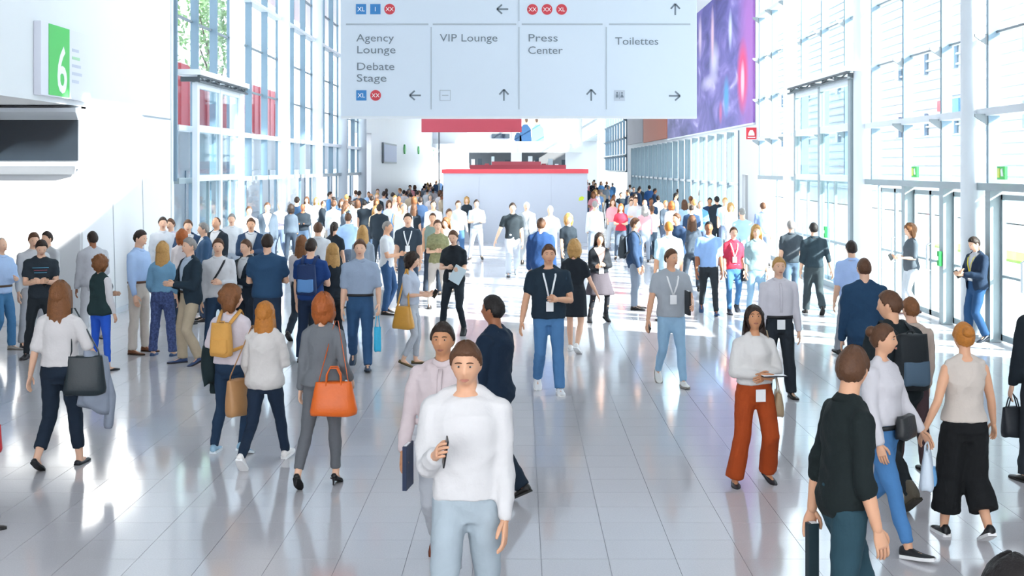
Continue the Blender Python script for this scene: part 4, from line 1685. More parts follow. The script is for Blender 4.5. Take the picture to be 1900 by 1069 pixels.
# ------------------------------------------------------------------ red banner hanging over the middle, poster, back wall fittings
rb = empty('red_banner', (0, 60.0, 4.37))
tag(rb, 'plain red banner beam hanging behind the direction sign', 'banner')
rs_ = 60.0 / FPX
MB().bb((782 - VPX) * rs_, (968 - VPX) * rs_, 0, 0.25, 0, 1.3).build('cloth_box', plain('banner_red', '#d25a68', 0.55, 0.3, noise=0.06, nscale=0.6), rb)
for x in (-4.3, -0.2):
    MB().tube([(x, 0.12, 1.28), (x, 0.12, H_TOP - 0.05 - 4.37)], 0.012, 6).build('cable', M_BRACK, rb)
pole = MB().tube([((812 - VPX) * rs_, 61.0, 0), ((812 - VPX) * rs_, 61.0, 4.38)], 0.035, 8)
tag(pole.build('banner_pole', M_BRACK, None, True), 'thin grey pole standing under the left end of the red banner', 'pole')
po = empty('poster', (BX(983), Y_END - 0.02, BZ(263)))
tag(po, 'wall poster showing two men in blue clothes on the end wall', 'poster')


def PX(px):
    return BX(px) - BX(983)


def PZ(py):
    return BZ(py) - BZ(263)


MB().bb(PX(950), PX(1070), -0.06, 0.0, PZ(263), PZ(205)).build('sheet', M_SWH, po)
M_NAVY = plain('print_navy', '#24486e', 0.6)
M_LBL = plain('print_light_blue', '#6fa6d4', 0.6)
M_PSK = plain('print_skin', '#c99a80', 0.6)
M_PHR = plain('print_hair', '#4a3a33', 0.6)
for cx, w, m, top in ((975, 11, M_NAVY, 231), (998, 12, M_LBL, 231), (961, 7, plain('print_dark_navy', '#1d3a58', 0.6), 246)):
    MB().prism([(PX(cx - w), PZ(262.5)), (PX(cx + w), PZ(262.5)), (PX(cx + w * .9), PZ(top + 8)), (PX(cx + w * .35), PZ(top)), (PX(cx - w * .35), PZ(top)), (PX(cx - w * .9), PZ(top + 8))], 'y', -0.08, -0.05).build('printed_figure', m, po)
for cx in (977, 996):
    MB().tube([(PX(cx), -0.05, PZ(226)), (PX(cx), -0.09, PZ(226))], 0.24, 14, round_caps=False).build('printed_face', M_PSK, po)
    MB().tube([(PX(cx), -0.05, PZ(222.5)), (PX(cx), -0.10, PZ(222.5))], [(.24, .12), (.24, .12)], 14, round_caps=False).build('printed_hair', M_PHR, po)
tag(MB().bb(BX(912), BX(946), Y_END - 0.15, Y_END - 0.05, BZ(257), BZ(248)).build('wall_screen', plain('matte_dark_screen', '#39434b', 0.5)), 'small dark screen on the end wall under the red banner', 'screen')
M_VIO = plain('violet_tube', '#8d8ff0', 0.4, emit=0.6)
tag(MB().bb(BX(858), BX(903), Y_END - 0.98, Y_END - 0.89, BZ(264), BZ(260)).build('light_strip', M_VIO), 'violet light strip on the gallery edge, left one', 'light', 'violet light strips')
tag(MB().bb(BX(906), BX(956), Y_END - 0.98, Y_END - 0.89, BZ(265), BZ(261)).build('light_strip', M_VIO), 'violet light strip on the gallery edge, right one', 'light', 'violet light strips')

# ------------------------------------------------------------------ purple banner on the right wall
xb = X_R - 0.15


def banner_mat():
    m = bpy.data.materials.new('concert_print')
    m.use_nodes = True
    nt = m.node_tree
    b = nt.nodes['Principled BSDF']
    b.inputs['Roughness'].default_value = 0.5
    tc = nt.nodes.new('ShaderNodeTexCoord')
    mp = nt.nodes.new('ShaderNodeMapping')
    mp.inputs['Scale'].default_value = (1, 0.16, 0.42)
    nt.links.new(tc.outputs['Object'], mp.inputs['Vector'])
    n = nt.nodes.new('ShaderNodeTexNoise')
    n.inputs['Scale'].default_value = 2.1
    n.inputs['Detail'].default_value = 3
    n.inputs['Distortion'].default_value = 1.4
    nt.links.new(mp.outputs['Vector'], n.inputs['Vector'])
    cr = nt.nodes.new('ShaderNodeValToRGB')
    e = cr.color_ramp.elements
    e[0].position, e[0].color = 0.25, lin('#443f7c')
    e[1].position, e[1].color = 0.80, lin('#e4dcf2')
    for p, c in ((0.42, '#625ea4'), (0.55, '#7b70b8'), (0.66, '#988acc')):
        q = e.new(p)
        q.color = lin(c)
    nt.links.new(n.outputs['Fac'], cr.inputs['Fac'])
    last = cr.outputs['Color']

    def spot(cy, cz, ry, rz, col, hard, prev):
        m2 = nt.nodes.new('ShaderNodeMapping')
        m2.vector_type = 'TEXTURE'
        m2.inputs['Location'].default_value = (0, cy, cz)
        m2.inputs['Scale'].default_value = (1000, ry, rz)
        nt.links.new(tc.outputs['Object'], m2.inputs['Vector'])
        ln = nt.nodes.new('ShaderNodeVectorMath')
        ln.operation = 'LENGTH'
        nt.links.new(m2.outputs['Vector'], ln.inputs[0])
        r = nt.nodes.new('ShaderNodeMapRange')
        r.inputs['From Min'].default_value = 1.0
        r.inputs['From Max'].default_value = hard
        nt.links.new(ln.outputs['Value'], r.inputs['Value'])
        mx = nt.nodes.new('ShaderNodeMix')
        mx.data_type = 'RGBA'
        nt.links.new(r.outputs['Result'], mx.inputs['Factor'])
        nt.links.new(prev, mx.inputs['A'])
        mx.inputs['B'].default_value = lin(col)
        return mx.outputs['Result']
    # object space: y along the wall from the near edge, z up from the lower edge
    for (cy, cz, ry, rz, col, hard) in ((0.8, 2.5, 2.4, 4.5, '#b06fc0', 0.2), (1.9, 1.6, 1.2, 1.35, '#e8487f', 0.5), (1.9, 1.45, 0.45, 0.75, '#f7c9de', 0.4), (5.3, 1.1, 0.8, 0.85, '#4fa6d8', 0.3),
                                        (8.2, 2.6, 1.4, 0.9, '#d8d4f0', 0.2), (9.5, 1.9, 2.6, 0.35, '#cfc8ea', 0.2), (8.6, 3.6, 0.5, 1.3, '#f0c9d8', 0.3), (12.0, 3.9, 0.6, 1.0, '#efd9ea', 0.2),
                                        (4.4, 3.4, 0.5, 0.8, '#dfe6ff', 0.2), (15, 2.6, 1.6, 0.7, '#b9b6e2', 0.2), (6.6, 0.6, 0.5, 0.5, '#d46aa0', 0.2)):
        last = spot(cy, cz, ry, rz, col, hard, last)
    nt.links.new(last, b.inputs['Base Color'])
    return m


bn = empty('concert_banner', (xb, 40.95, 4.16))
tag(bn, 'long purple concert photo banner on the right wall', 'banner')
MB().bb(-0.05, 0.02, 0, 23.8, 0, 5.0).build('sheet', banner_mat(), bn)
MB().bb(-0.05, 0.02, -0.06, 23.86, -0.06, 0.0).build('edge_bar', M_STEEL, bn)
ob = empty('orange_banner', (xb, 65.0, 4.2))
tag(ob, 'orange banner with white lettering next to the purple one', 'banner')
MB().bb(-0.05, 0.02, 0, 12.4, 0, 5.0).build('sheet', plain('banner_orange', '#e07a58', 0.6), ob)
MB().bb(-0.06, -0.04, 1.0, 5.0, 1.25, 1.7).build('white_print', M_SWH, ob)
gb = empty('grey_banner', (xb, 77.7, 4.25))
tag(gb, 'grey banner at the far end of the right wall', 'banner')
MB().bb(-0.05, 0.018, 0, 11.0, 0, 5.0).build('sheet', plain('banner_grey', '#aeabb3', 0.6, noise=0.15, nscale=0.4), gb)

fs = empty('fire_sign', (xb - 0.02, 40.6, 3.62))
tag(fs, 'small square red fire sign projecting from the banner wall', 'sign')
MB().bb(-0.30, 0.02, 0, 0.03, 0, 0.37).build('plate', plain('fire_red', '#d83a46', 0.5), fs)
MB().prism([(-0.24, 0.12), (-0.04, 0.12), (-0.05, 0.2), (-0.10, 0.29), (-0.18, 0.29), (-0.23, 0.2)], 'y', -0.008, 0.0).build('pictogram', M_SWH, fs)
MB().bb(-0.26, -0.02, -0.008, 0.0, 0.05, 0.075).build('pictogram_bar', M_SWH, fs)

# ------------------------------------------------------------------ exit boxes and green plates at the doors
M_EXIT = plain('exit_green', '#3aa54e', 0.4, emit=0.15)
for (y, z, lab) in ((23.8, 2.56, 'green exit sign above the doors beside the first column'), (19.5, 2.56, 'green exit sign above the nearest door pair')):
    e = empty('exit_sign', (X_R - 0.30, y, z))
    tag(e, lab, 'sign', 'exit signs over the right doors')
    MB().bb(-0.02, 0.02, -0.16, 0.16, 0.0, 0.20).build('case', M_EXIT, e)
    MB().prism([(-0.10, 0.05), (-0.02, 0.05), (0.0, 0.15), (-0.06, 0.17)], 'x', -0.03, -0.019).build('running_figure', M_SWH, e)
    MB().bb(-0.03, -0.019, 0.04, 0.13, 0.03, 0.17).build('door_mark', plain('exit_yellow', '#d9e36a', 0.5), e)
for (x, y, z, lab) in ((X_R - 0.235, 22.62, 1.02, 'green emergency plate on the door post by the first column'), (X_R - 0.52, 29.85, 1.12, 'green emergency plate on the canopy portal post')):
    g = empty('emergency_plate', (x, y, z))
    tag(g, lab, 'switch', 'green plates on the door posts')
    MB().bb(-0.03, 0.03, -0.06, 0.06, 0, 0.26, 0.008).build('plate', M_GREEN, g)
    MB().bb(-0.035, -0.029, -0.03, 0.03, 0.10, 0.17).build('push_pad', M_SWH, g)

# ------------------------------------------------------------------ far left booths: green hexagons and a framed picture
for k, (y, z, r) in enumerate(((81.0, 3.86, 0.34), (92.0, 3.94, 0.32), (108.0, 3.9, 0.34))):
    th = [i * math.pi / 3 for i in range(6)]
    t = MB().prism([(y + 1.8 * r * math.cos(a), z + r * math.sin(a)) for a in th], 'x', X_L + 0.35, X_L + 0.42)
    tag(t.build('hexagon_sign', plain('hex_green', '#6fdc7a', 0.5)), ['nearest', 'middle', 'farthest'][k] + ' green hexagon sign on the far left booth wall', 'sign', 'green hexagons on the far booths')
fp = empty('framed_picture', (X_L + 0.36, 71.5, 2.95))
tag(fp, 'pale blue framed panel on the far left booth wall', 'picture')
MB().bb(0, 0.08, -3.6, 3.6, 0, 1.1).build('frame', M_BRACK, fp)
MB().bb(0.07, 0.10, -3.4, 3.4, 0.08, 1.0).build('sheet', plain('picture_blue', '#c9d3ee', 0.5), fp)
# ------------------------------------------------------------------ bags and held things
def worn(name, label, cat, root, k, c, group=None):
    """An Empty turned and scaled like the figure, at figure-space point c."""
    e = empty(name, world_pt(root, k, c), root.rotation_euler.z)
    e.scale = (k, k, k)
    tag(e, label, cat, group)
    return e


def soft_box(w, d, h, top=1.0, topd=.5, n=24, p=3.2, bulge=.12, seed=0):
    """A soft bag body: width x depth x height, hanging from its top edge at z = 0."""
    mb = MB()
    rg = []
    th = np.arange(n) * 2 * math.pi / n
    for t in (0, .03, .1, .25, .45, .65, .85, .97, 1.0):
        sx = (top + (1 - top) * t) * w / 2
        sd = (topd + (1 - topd) * min(1, t * 1.3)) * d / 2 * (1 + bulge * math.sin(t * math.pi))
        e = .80 if t == 1.0 else (.94 if t in (.97,) else 1.0)
        X = np.sign(np.cos(th)) * np.abs(np.cos(th)) ** (2 / p) * sx * e
        Y = np.sign(np.sin(th)) * np.abs(np.sin(th)) ** (2 / p) * sd * e
        Z = np.full(n, -t * h) + .006 * np.sin(th * 3 + seed + t * 5)
        rg.append(np.stack([X, Y, Z], 1))
    mb.rings(rg)
    return mb


def leather(c):
    return plain('leather' + c[1:], c, .42, .45, noise=.12, nscale=9, bump=.2, bscale=50)


def shoulder_bag(root, ps, k, side, label, color, size, drop, fwd=0.0, out=.06, handles=False, top=1.0, topd=.5, name='shoulder_bag', rz=90, cat='bag', clip=None):
    """Bag hanging at the hip on a strap from the shoulder. side 0 = the figure's left."""
    sx = 1 if side == 0 else -1
    S = ps.TUr(np.array([sx * .13, .012, 1.47]))
    hipx = sx * (.19 + out)
    c = np.array([hipx, -fwd, S[2] - drop])
    e = worn(name, label, cat, root, k, c)
    w, d, h = size
    a = math.radians(rz)
    body = soft_box(w, d, h, top, topd).build('bag_body', leather(color), e, True)
    body.rotation_euler = (0, 0, a)
    ca, sa = math.cos(a), math.sin(a)
    L = np.array([ca, sa, 0]) * w * top * .42
    top_p = S - c + np.array([0, 0, .045])
    MB().tube([L + (0, 0, -.02), L * .9 + np.array([0, 0, .05]), top_p + L * .10, top_p - L * .10, -L * .9 + np.array([0, 0, .05]), -L + (0, 0, -.02)], [(.016, .004)] * 6, 8, round_caps=False, up=(sx, 0, 0)).build('strap', leather(color), e, True)
    MB().tube([L * 1.08 + (0, 0, -.012), -L * 1.08 + (0, 0, -.012)], [(.006, .006)] * 2, 6).build('zip_edge', plain('zip_metal', '#8d8578', .35, .5), e)
    if handles:
        for s in (1, -1):
            o = np.array([-sa, ca, 0]) * d * .22 * s
            MB().tube([L * .5 + o + (0, 0, -.03), L * .45 + o + (0, 0, .07), L * .22 + o * 1.3 + (0, 0, .135), -L * .22 + o * 1.3 + (0, 0, .135), -L * .45 + o + (0, 0, .07), -L * .5 + o + (0, 0, -.03)], .008, 8).build('handle', leather(color), e, True)
    return e


def backpack(root, ps, k, label, color, size=(.30, .15, .42), z=1.40, e=.07, flap=None):
    w, d, h = size
    c = ps.back(z - h * .5, 0, e + d * .45)
    e_ = worn('backpack', label, 'backpack', root, k, c)
    m = plain('pack' + color[1:], color, .7, .3, noise=.12, nscale=8, bump=.2)
    mb = soft_box(w, d, h, .82, .8, 26, 3.0)
    b = mb.build('pack_body', m, e_, True, (0, 0, h * .5))
    pk = soft_box(w * .78, d * .5, h * .42, .95, .8, 22, 3.2).build('pocket', m if not flap else plain('pack' + flap[1:], flap, .6, .3), e_, True, (0, d * .42, h * .02))
    for sx in (1, -1):
        pts = [np.array([sx * w * .26, -d * .3, h * .44])] + [p - c for p in (ps.back(1.46, sx * .09, .035), ps.TUr((sx * .105, .0, 1.515)), ps.front(1.42, sx * .11, .04), ps.front(1.28, sx * .135, .045), ps.TUr((sx * .20, .03, 1.16)))] + [np.array([sx * w * .40, -d * .3, -h * .34])]
        MB().tube(pts, [(.022, .006)] * len(pts), 8, round_caps=False, up=(0, 1, .1)).build('strap', m, e_, True)
    MB().tube([(-.03, -d * .2, h * .48), (-.02, -d * .15, h * .55), (.02, -d * .15, h * .55), (.03, -d * .2, h * .48)], .006, 6).build('grab_loop', m, e_, True)
    return e_


def phone(root, ps, k, i, label, color='#16181b'):
    f, t, inn = [ps.TUd(v) for v in ps.hand[i]]
    W = ps.TUr(ps.wri[i])
    c = W + f * .105 + inn * .034
    e = worn('phone', label, 'phone', root, k, c)
    mb = MB().box((0, 0, 0), (.008, .072, .145), 0, .003)
    o = mb.build('phone_case', plain('phone' + color[1:], color, .3, .5), e)
    x = Vector(inn) * -1
    zax = (Vector(t) * .8 + Vector(f) * .6).normalized()
    yax = zax.cross(x).normalized()
    zax = x.cross(yax).normalized()
    M = Matrix((x, yax, zax)).transposed().to_4x4()
    o.matrix_basis = M
    MB().box((-.0045, 0, .002), (.001, .064, .128)).build('phone_screen', plain('phone_glass', '#20262e', .1, .6), o)
    return e


def hung_bag(root, ps, k, i, label, color, size, name='carrier_bag', rz=0, color2=None, cat='bag', grip=.12):
    """A bag hanging from the hand."""
    f, t, inn = [ps.TUd(v) for v in ps.hand[i]]
    W = ps.TUr(ps.wri[i]) + f * .085 + inn * .02
    c = W - np.array([0, 0, grip])
    e = worn(name, label, cat, root, k, c)
    w, d, h = size
    m = plain('bag' + color[1:], color, .5, .35, noise=.1, nscale=6, bump=.35, bscale=25)
    b = soft_box(w, d, h, .9, .45).build('bag_body', m, e, True)
    b.rotation_euler = (0, 0, math.radians(rz))
    a = math.radians(rz)
    L = np.array([math.cos(a), math.sin(a), 0]) * w * .3
    o = np.array([-math.sin(a), math.cos(a), 0]) * d * .15
    for s in (1, -1):
        MB().tube([L + o * s + (0, 0, -.03), L * .5 + o * s + (0, 0, grip * .6), (0, 0, grip), -L * .5 + o * s + (0, 0, grip * .6), -L + o * s + (0, 0, -.03)], .006, 6).build('handle', m, e, True)
    if color2:
        soft_box(w * .6, d * 1.15, h * .45, 1, .8).build('print_panel', plain('bag' + color2[1:], color2, .5), e, True, (w * .1, 0, -h * .45)).rotation_euler = (0, 0, a)
    return e


def draped_coat(root, ps, k, i, label, color, name='folded_jacket', length=.42, width=.30):
    """A jacket folded over a forearm, hanging in soft folds."""
    E, W = ps.TUr(ps.elb[i]), ps.TUr(ps.wri[i])
    c = (E + W) / 2
    e = worn(name, label, 'jacket', root, k, c)
    ax = (W - E) / (np.linalg.norm(W - E) + 1e-9)
    ax[2] *= .3
    ax /= np.linalg.norm(ax)
    side = np.cross(ax, (0, 0, 1.0))
    side /= np.linalg.norm(side)
    mb = MB()
    n = 26
    th = np.arange(n) * 2 * math.pi / n
    rg = []
    for t in np.linspace(0, 1, 11):
        z = .065 - t * (length + .065)
        wv = 1 + .12 * np.sin(th * 5 + t * 3) * t
        hx = width / 2 * (.75 + .35 * t)
        hy = (.066 + .03 * math.sin(t * 3.1)) * (.55 if t == 0 else 1)
        pts = np.outer(np.cos(th) * hx * wv, ax) + np.outer(np.sin(th) * hy * wv, side)
        pts[:, 2] += z + .03 * t * np.sin(th * 3)
        rg.append(pts)
    mb.rings(rg)
    mb.build('cloth', fabric(color, noise=.2), e, True)
    sl = MB().tube([ax * width * .3 + (0, 0, -.1), ax * width * .42 + side * .03 + (0, 0, -.3), ax * width * .36 + side * .02 + (0, 0, -length - .10)], [.04, .05, .045], 10)
    sl.build('sleeve', fabric(color, noise=.2), e, True)
    return e


def held_folder(root, ps, k, i, label, color, size=(.23, .025, .31), name='folder', off=(0, 0, 0), tilt=0.0):
    f, t, inn = [ps.TUd(v) for v in ps.hand[i]]
    c = ps.TUr(ps.wri[i]) + f * .09 + inn * .045 + np.array(off)
    e = worn(name, label, name.replace('_', ' '), root, k, c)
    o = MB().box((0, 0, 0), size, 0, .004).build('cover', plain('folder' + color[1:], color, .5, .35), e)
    o.rotation_euler = (0, tilt, 0)
    MB().box((0, -size[1] * .1, .002), (size[0] - .012, size[1] * .6, size[2] + .002)).build('paper_edge', M_SWH, o)
    return e


# ------------------------------------------------------------------ the people one can tell apart
PEOPLE = {}
_seed = [10]


def P(key, px, label, yf=None, yh=None, h=None, lod=None, **kw):
    if yf is not None:
        X, Z = ground(px, yf)
        if h is None:
            h = CAM_H - (yh - VPY) * Z / FPX
    else:
        Z = FPX * (CAM_H - h) / (yh - VPY)
        X = (px - VPX) * Z / FPX
    _seed[0] += 1
    kw.setdefault('seed', _seed[0])
    sp = dict(x=X, y=Z, h=max(1.45, min(2.0, h)), label=label, **kw)
    L = lod if lod is not None else (0 if Z < 16.3 else (1 if Z < 36 else 2))
    r, ps, k = person(sp, L)
    PEOPLE[key] = (r, ps, k)
    return r, ps, k


SL = dict(upto=.9)
# --- nearest, centre
P(1, 866, 'man in loose white shirt and pale jeans nearest the viewer, phone raised', yh=620, h=1.83, f=-4, hc='brown', skin='light', plain=1, top=[('shirt', '#f1f0f2', dict(hem=.93, ease=.026, sease=.016, wrk=.013))],
  bot=('jeans', '#a4b1ba'), legs='wr', ra=(16, 4, 100, 14), la=(4, 4, 12, 8), shoe='sneaker', sc='#c8c8c8', so='#eeeeee', bw=.96, hp=8)
phone(*PEOPLE[1], 1, 'dark phone held up by the man in the white shirt')
P(2, 822, 'dark haired man in pale pink shirt and brown shoes behind the white shirted man', yf=1053, yh=590, f=-8, hc='dark', skin='tan', top=[('shirt', '#e8d9db')], bot=('suit', '#b9bdc4'), legs='wl', la='d', ra='s', shoe='oxford', sc='#7d3d22', so='#4d2a1a')
held_folder(*PEOPLE[2], 1, 'navy folder carried beside the pale pink shirt', '#22304c', (.03, .22, .30))
P(3, 916, 'man in dark navy suit with short black hair seen from behind', yh=548, h=1.70, f=242, hc='black', skin='brown', top=[('tucked', '#e8e8ee'), ('closed', '#15273a')], bot=('suit', '#1a2734'), legs='wl', stride=.5, la='d', ra='d', sc='#1a1818')
P(4, 600, 'red haired woman in grey trouser suit and black heels walking away with an orange handbag', yf=903, yh=548, sex='w', f=176, hair='bob', hc='auburn', top=[('blazerw', '#6d7176')], bot=('slim', '#63666b', dict(upto=.97), plain('grey_suit', '#63666b', .8, .25, noise=.06, nscale=30, bump=.15, bscale=90)),
  legs=[(-9, 17, 7, 4), (7, 3, 1, 4)], la=(-4, 8, 12, 5), ra=(-14, 12, 60, 0), bw=.97, shoe='heel', sc='#141416', so='#141416')
shoulder_bag(*PEOPLE[4], 1, 'orange leather handbag with two handles on the grey suited woman', '#d9641c', (.46, .18, .31), .50, fwd=-.19, out=-.05, handles=True, top=.72, topd=.45, name='handbag', rz=8)
P(5, 492, 'ginger long haired woman in white knit sweater and dark jeans walking away', yf=862, yh=553, sex='w', f=172, hair='long', hc='ginger', top=[('knit', '#ebe6e3')], bot=('slim', '#1d2c3f'), legs='wr', stride=1.2, la='s', ra='b', shoe='sneaker', sc='#ece9e6', so='#f2f2f2')
shoulder_bag(*PEOPLE[5], 0, 'tan brown slouchy bag at the side of the white knit sweater', '#b08357', (.30, .16, .38), .52, fwd=-.03, out=.10, name='slouch_bag', rz=70)
P(6, 430, 'brown bobbed woman in pinkish white tee with mustard backpack, jacket over her arm', yf=842, yh=530, sex='w', f=165, hair='bob', hc='chestnut', hy=-50, top=[('loosetee', '#eee4ec')], bot=('slim', '#22374f'), legs='rr', la=(-4, 20, 72, -14), ra='d', shoe='sneaker', sc='#8fb4cc', so='#dfe8ee')
backpack(*PEOPLE[6], 'mustard backpack on the woman with the pinkish white tee', '#cf9a4f', (.25, .13, .34))
draped_coat(*PEOPLE[6], 0, 'black jacket hanging over the arm of the woman with the mustard backpack', '#1c2b2f', length=.36, width=.38)
P(7, 112, 'long brown haired woman in white tee and cropped trousers with a black tote', yf=868, yh=522, sex='w', f=176, hair='long', hc='chestnut', top=[('loosetee', '#f1eeee', dict(hem=.98))], bot=('crop', '#1e2b3a', dict(upto=.90)), legs='wr', stride=.6, la=(-8, 14, 12, 5), ra=(4, 26, 18, 5), shoe='flat', sc='#1b1d22', so='#1b1d22')
shoulder_bag(*PEOPLE[7], 1, 'black tote bag on the shoulder of the woman in the white tee', '#1e2a30', (.40, .15, .36), .40, fwd=-.03, out=.06, top=.78, name='tote_bag', rz=20)
draped_coat(*PEOPLE[7], 1, 'grey coat carried low beside the black tote bag', '#8d96a5', name='carried_coat', length=.48, width=.34)
# --- left standing group
P(8, 187, 'woman with curly brown hair in dark green vest and bright blue leggings, seen from behind', yf=687, yh=476, sex='w', f=150, hair='curly', hc='chestnut', hy=10, top=[('blouse', '#f0eef2', dict(blouse=.0)), ('vest', '#24383a')], bot=('leggings', '#2c5cc8', dict(upto=.95)), legs='st', la='b', ra='d', shoe='flat', sc='#20242a', so='#20242a')
P(9, 76, 'man in black printed tee looking down at his phone by the recess wall', yf=664, yh=441, f=18, hc='dark', hp=26, hy=8, top=[('tee', '#2b343c')], bot=('slim', '#242b31'), legs='rl', la=(20, 6, 88, 46), ra=(20, 6, 88, 46), shoe='sneaker', sc='#23262a', so='#333333')
phone(*PEOPLE[9], 1, 'phone in the hands of the man in the black printed tee')
for _z, _w, _c in ((1.335, .11, '#63b1d6'), (1.30, .09, '#b7596a'), (1.265, .085, '#63b1d6')):
    _r, _ps, _k = PEOPLE[9]
    _p = [_ps.front(_z, x, .031) for x in np.linspace(-_w, _w, 9)]
    MB().tube(_p, [(.004, .011)] * 9, 6, round_caps=False, up=(0, -1, 0)).build('tee_print', plain('print' + _c[1:], _c, .7), _r, True)
P(10, 2, 'bald man in light blue shirt and blue jeans at the left edge', yf=652, yh=440, f=62, hair='bald', hc='grey', top=[('rolled', '#a9c3e8')], bot=('jeans', '#44759f'), legs='rr', la='b', ra='d', belt='#4a3527', sc='#8b8783', so='#6a6660')
P(11, 62, 'man in pale shirt standing right behind the man in the black printed tee', yh=431, h=1.75, f=30, hc='brown', top=[('shirt', '#e2e5ea')], bot=('suit', '#c5c9cf'), hp=10)
P(111, 88, 'man in pale grey sweater at the corner of the recess wall', yh=430, h=1.70, f=-30, hc='dark', top=[('knit', '#dcdfe4', dict(ease=.03))], bot=('suit', '#c9ccd2'))
P(12, 172, 'man in pale grey jacket holding a phone out, seen from behind by the white wall', yf=630, yh=430, f=215, hc='dark', skin='brown', top=[('closed', '#d5d7df')], bot=('suit', '#dadce2'), la='d', ra='t', sc='#9a9389')
P(13, 258, 'bearded man in light blue shirt, beige jeans and brown shoes facing right', yf=655, yh=427, f=72, hc='dark', top=[('tucked', '#a9c4ea')], bot=('jeans', '#c6bdb4'), belt='#5d3a26', legs='st', la='t', ra='d', sc='#6e4329', so='#3a2a20', hp=8)
P(14, 302, 'blonde woman in denim shirt and patterned navy trousers seen from behind', yf=660, yh=450, sex='w', f=172, hair='long', hc='blond', top=[('rolled', '#6f9cbb', dict(hem=.98, slv=.8))],
  bot=('suit', '#3b4a78', {}, plain('navy_print', '#46547f', .8, .2, noise=.95, nscale=34, bump=.2)), legs='st', la=(-4, 14, 50, 10), ra='d', shoe='flat', sc='#39527a', so='#39527a')
P(15, 352, 'grey haired man in dark blazer and khaki trousers talking to the blonde in denim', yf=676, yh=440, f=-48, hair='short', hc='grey', top=[('tucked', '#cadcf0'), ('jacket', '#22323e', dict(hem=.83))], bot=('suit', '#b4a58e'), legs='rl', la='b', ra='b', belt='#3a2c22', sc='#33476e', so='#2a2a30')
P(16, 405, 'man in white shirt with a dark strap across his chest behind the mustard backpack', yh=443, h=1.72, f=8, hc='brown', top=[('shirt', '#eef0f5')], bot=('jeans', '#2a4059'), la='b', ra='d')
_r, _ps, _k = PEOPLE[16]
_p = [_ps.TUr((.10, .05, 1.50)), _ps.front(1.42, .09, .034), _ps.front(1.28, .02, .036), _ps.front(1.14, -.07, .036), _ps.TUr((-.17, .02, 1.03))]
_e = worn('crossbody_strap', 'dark crossbody strap over the white shirt of the man behind the backpack', 'strap', _r, _k, (0, 0, 0))
MB().tube(_p, [(.016, .004)] * 5, 8, round_caps=False, up=(0, -1, 0)).build('strap_band', leather('#20242b'), _e, True)
P(17, 457, 'man in black jacket facing left beside the big blue tee', yh=445, h=1.68, f=-35, hc='brown', top=[('tucked', '#e8ecf2'), ('jacket', '#1d2834')], bot=('suit', '#222c38'), la='b', ra='p')
P(18, 496, 'broad man in faded blue tee with maroon yoke seen from behind', yh=435, h=1.80, f=186, hc='dark', bw=1.12, top=[('tee', '#2d4c6c', dict(ease=.035))], bot=('jeans', '#2b3b50'), la='b', ra='b')
P(19, 577, 'man in navy tee wearing a navy backpack, seen from behind', yh=443, h=1.74, f=174, hc='dark', top=[('tee', '#1f3f78', dict(ease=.03))], bot=('jeans', '#1e2e46'), la='d', ra='b')
backpack(*PEOPLE[19], 'navy backpack with a light blue pocket on the man in the navy tee', '#1d335c', (.30, .14, .42), flap='#5b8cc4')
P(20, 668, 'man in grey blue shirt and dark jeans walking forward holding a cyan bag', yf=683, yh=440, f=4, hc='brown', top=[('half', '#98a8be', dict(hem=.99))], bot=('jeans', '#34557b'), belt='#1d1d20', legs='wl', la=(2, 12, 40, 10), ra='d', sc='#2c3d52', so='#202a36')
hung_bag(*PEOPLE[20], 0, 'bright cyan carrier bag in the hand of the man in the grey blue shirt', '#35b3dc', (.10, .06, .32), rz=0, grip=.22)
P(21, 762, 'dark haired woman in pale grey looking at her phone, mustard bag at her side', yf=678, yh=468, sex='w', f=74, hair='bob', hc='dark', hp=14, top=[('loosetee', '#b3bccc')], bot=('slim', '#b2b7bf', dict(upto=.95)), legs='rr', la='t', ra='t', shoe='flat', sc='#6b5a36', so='#403622')
shoulder_bag(*PEOPLE[21], 1, 'round mustard leather bag on the woman in the pale grey top', '#c8923a', (.38, .15, .34), .52, fwd=-.02, out=.07, top=.62, name='hobo_bag', rz=84)
phone(*PEOPLE[21], 0, 'phone held by the woman in the pale grey top')
P(22, 757, 'man in dark polo with white lanyard standing in the left crowd', yh=396, h=1.84, f=2, hc='dark', top=[('polo', '#374451')], bot=('jeans', '#3b4d63'), lanyard='#eef2f5', la='d', ra='d')
P(23, 842, 'dark haired woman in black top holding a leaflet, white badge at her waist', yf=622, yh=425, sex='w', f=-12, hair='tail', hc='brown', hp=14, top=[('polo', '#20272d')], bot=('slim', '#222a31'), legs='rl', la='t', ra='b', badge=(0, 1.0), shoe='boot', sc='#1c1f22', so='#1c1f22')
held_folder(*PEOPLE[23], 0, 'pale printed leaflet in the hand of the woman in black', '#cfe2ea', (.20, .004, .28), name='leaflet', off=(.05, 0, -.08), tilt=.5)
P(24, 812, 'tall woman in olive camouflage top between the dark polo and the black top', yh=408, h=1.72, sex='w', f=8, hair='short', hc='brown', top=[('tee', '#7f8767', {}, plain('camouflage', '#8a8a66', .8, .2, noise=.6, nscale=22))], bot=('slim', '#b9b3ad'), la='b', ra='b')
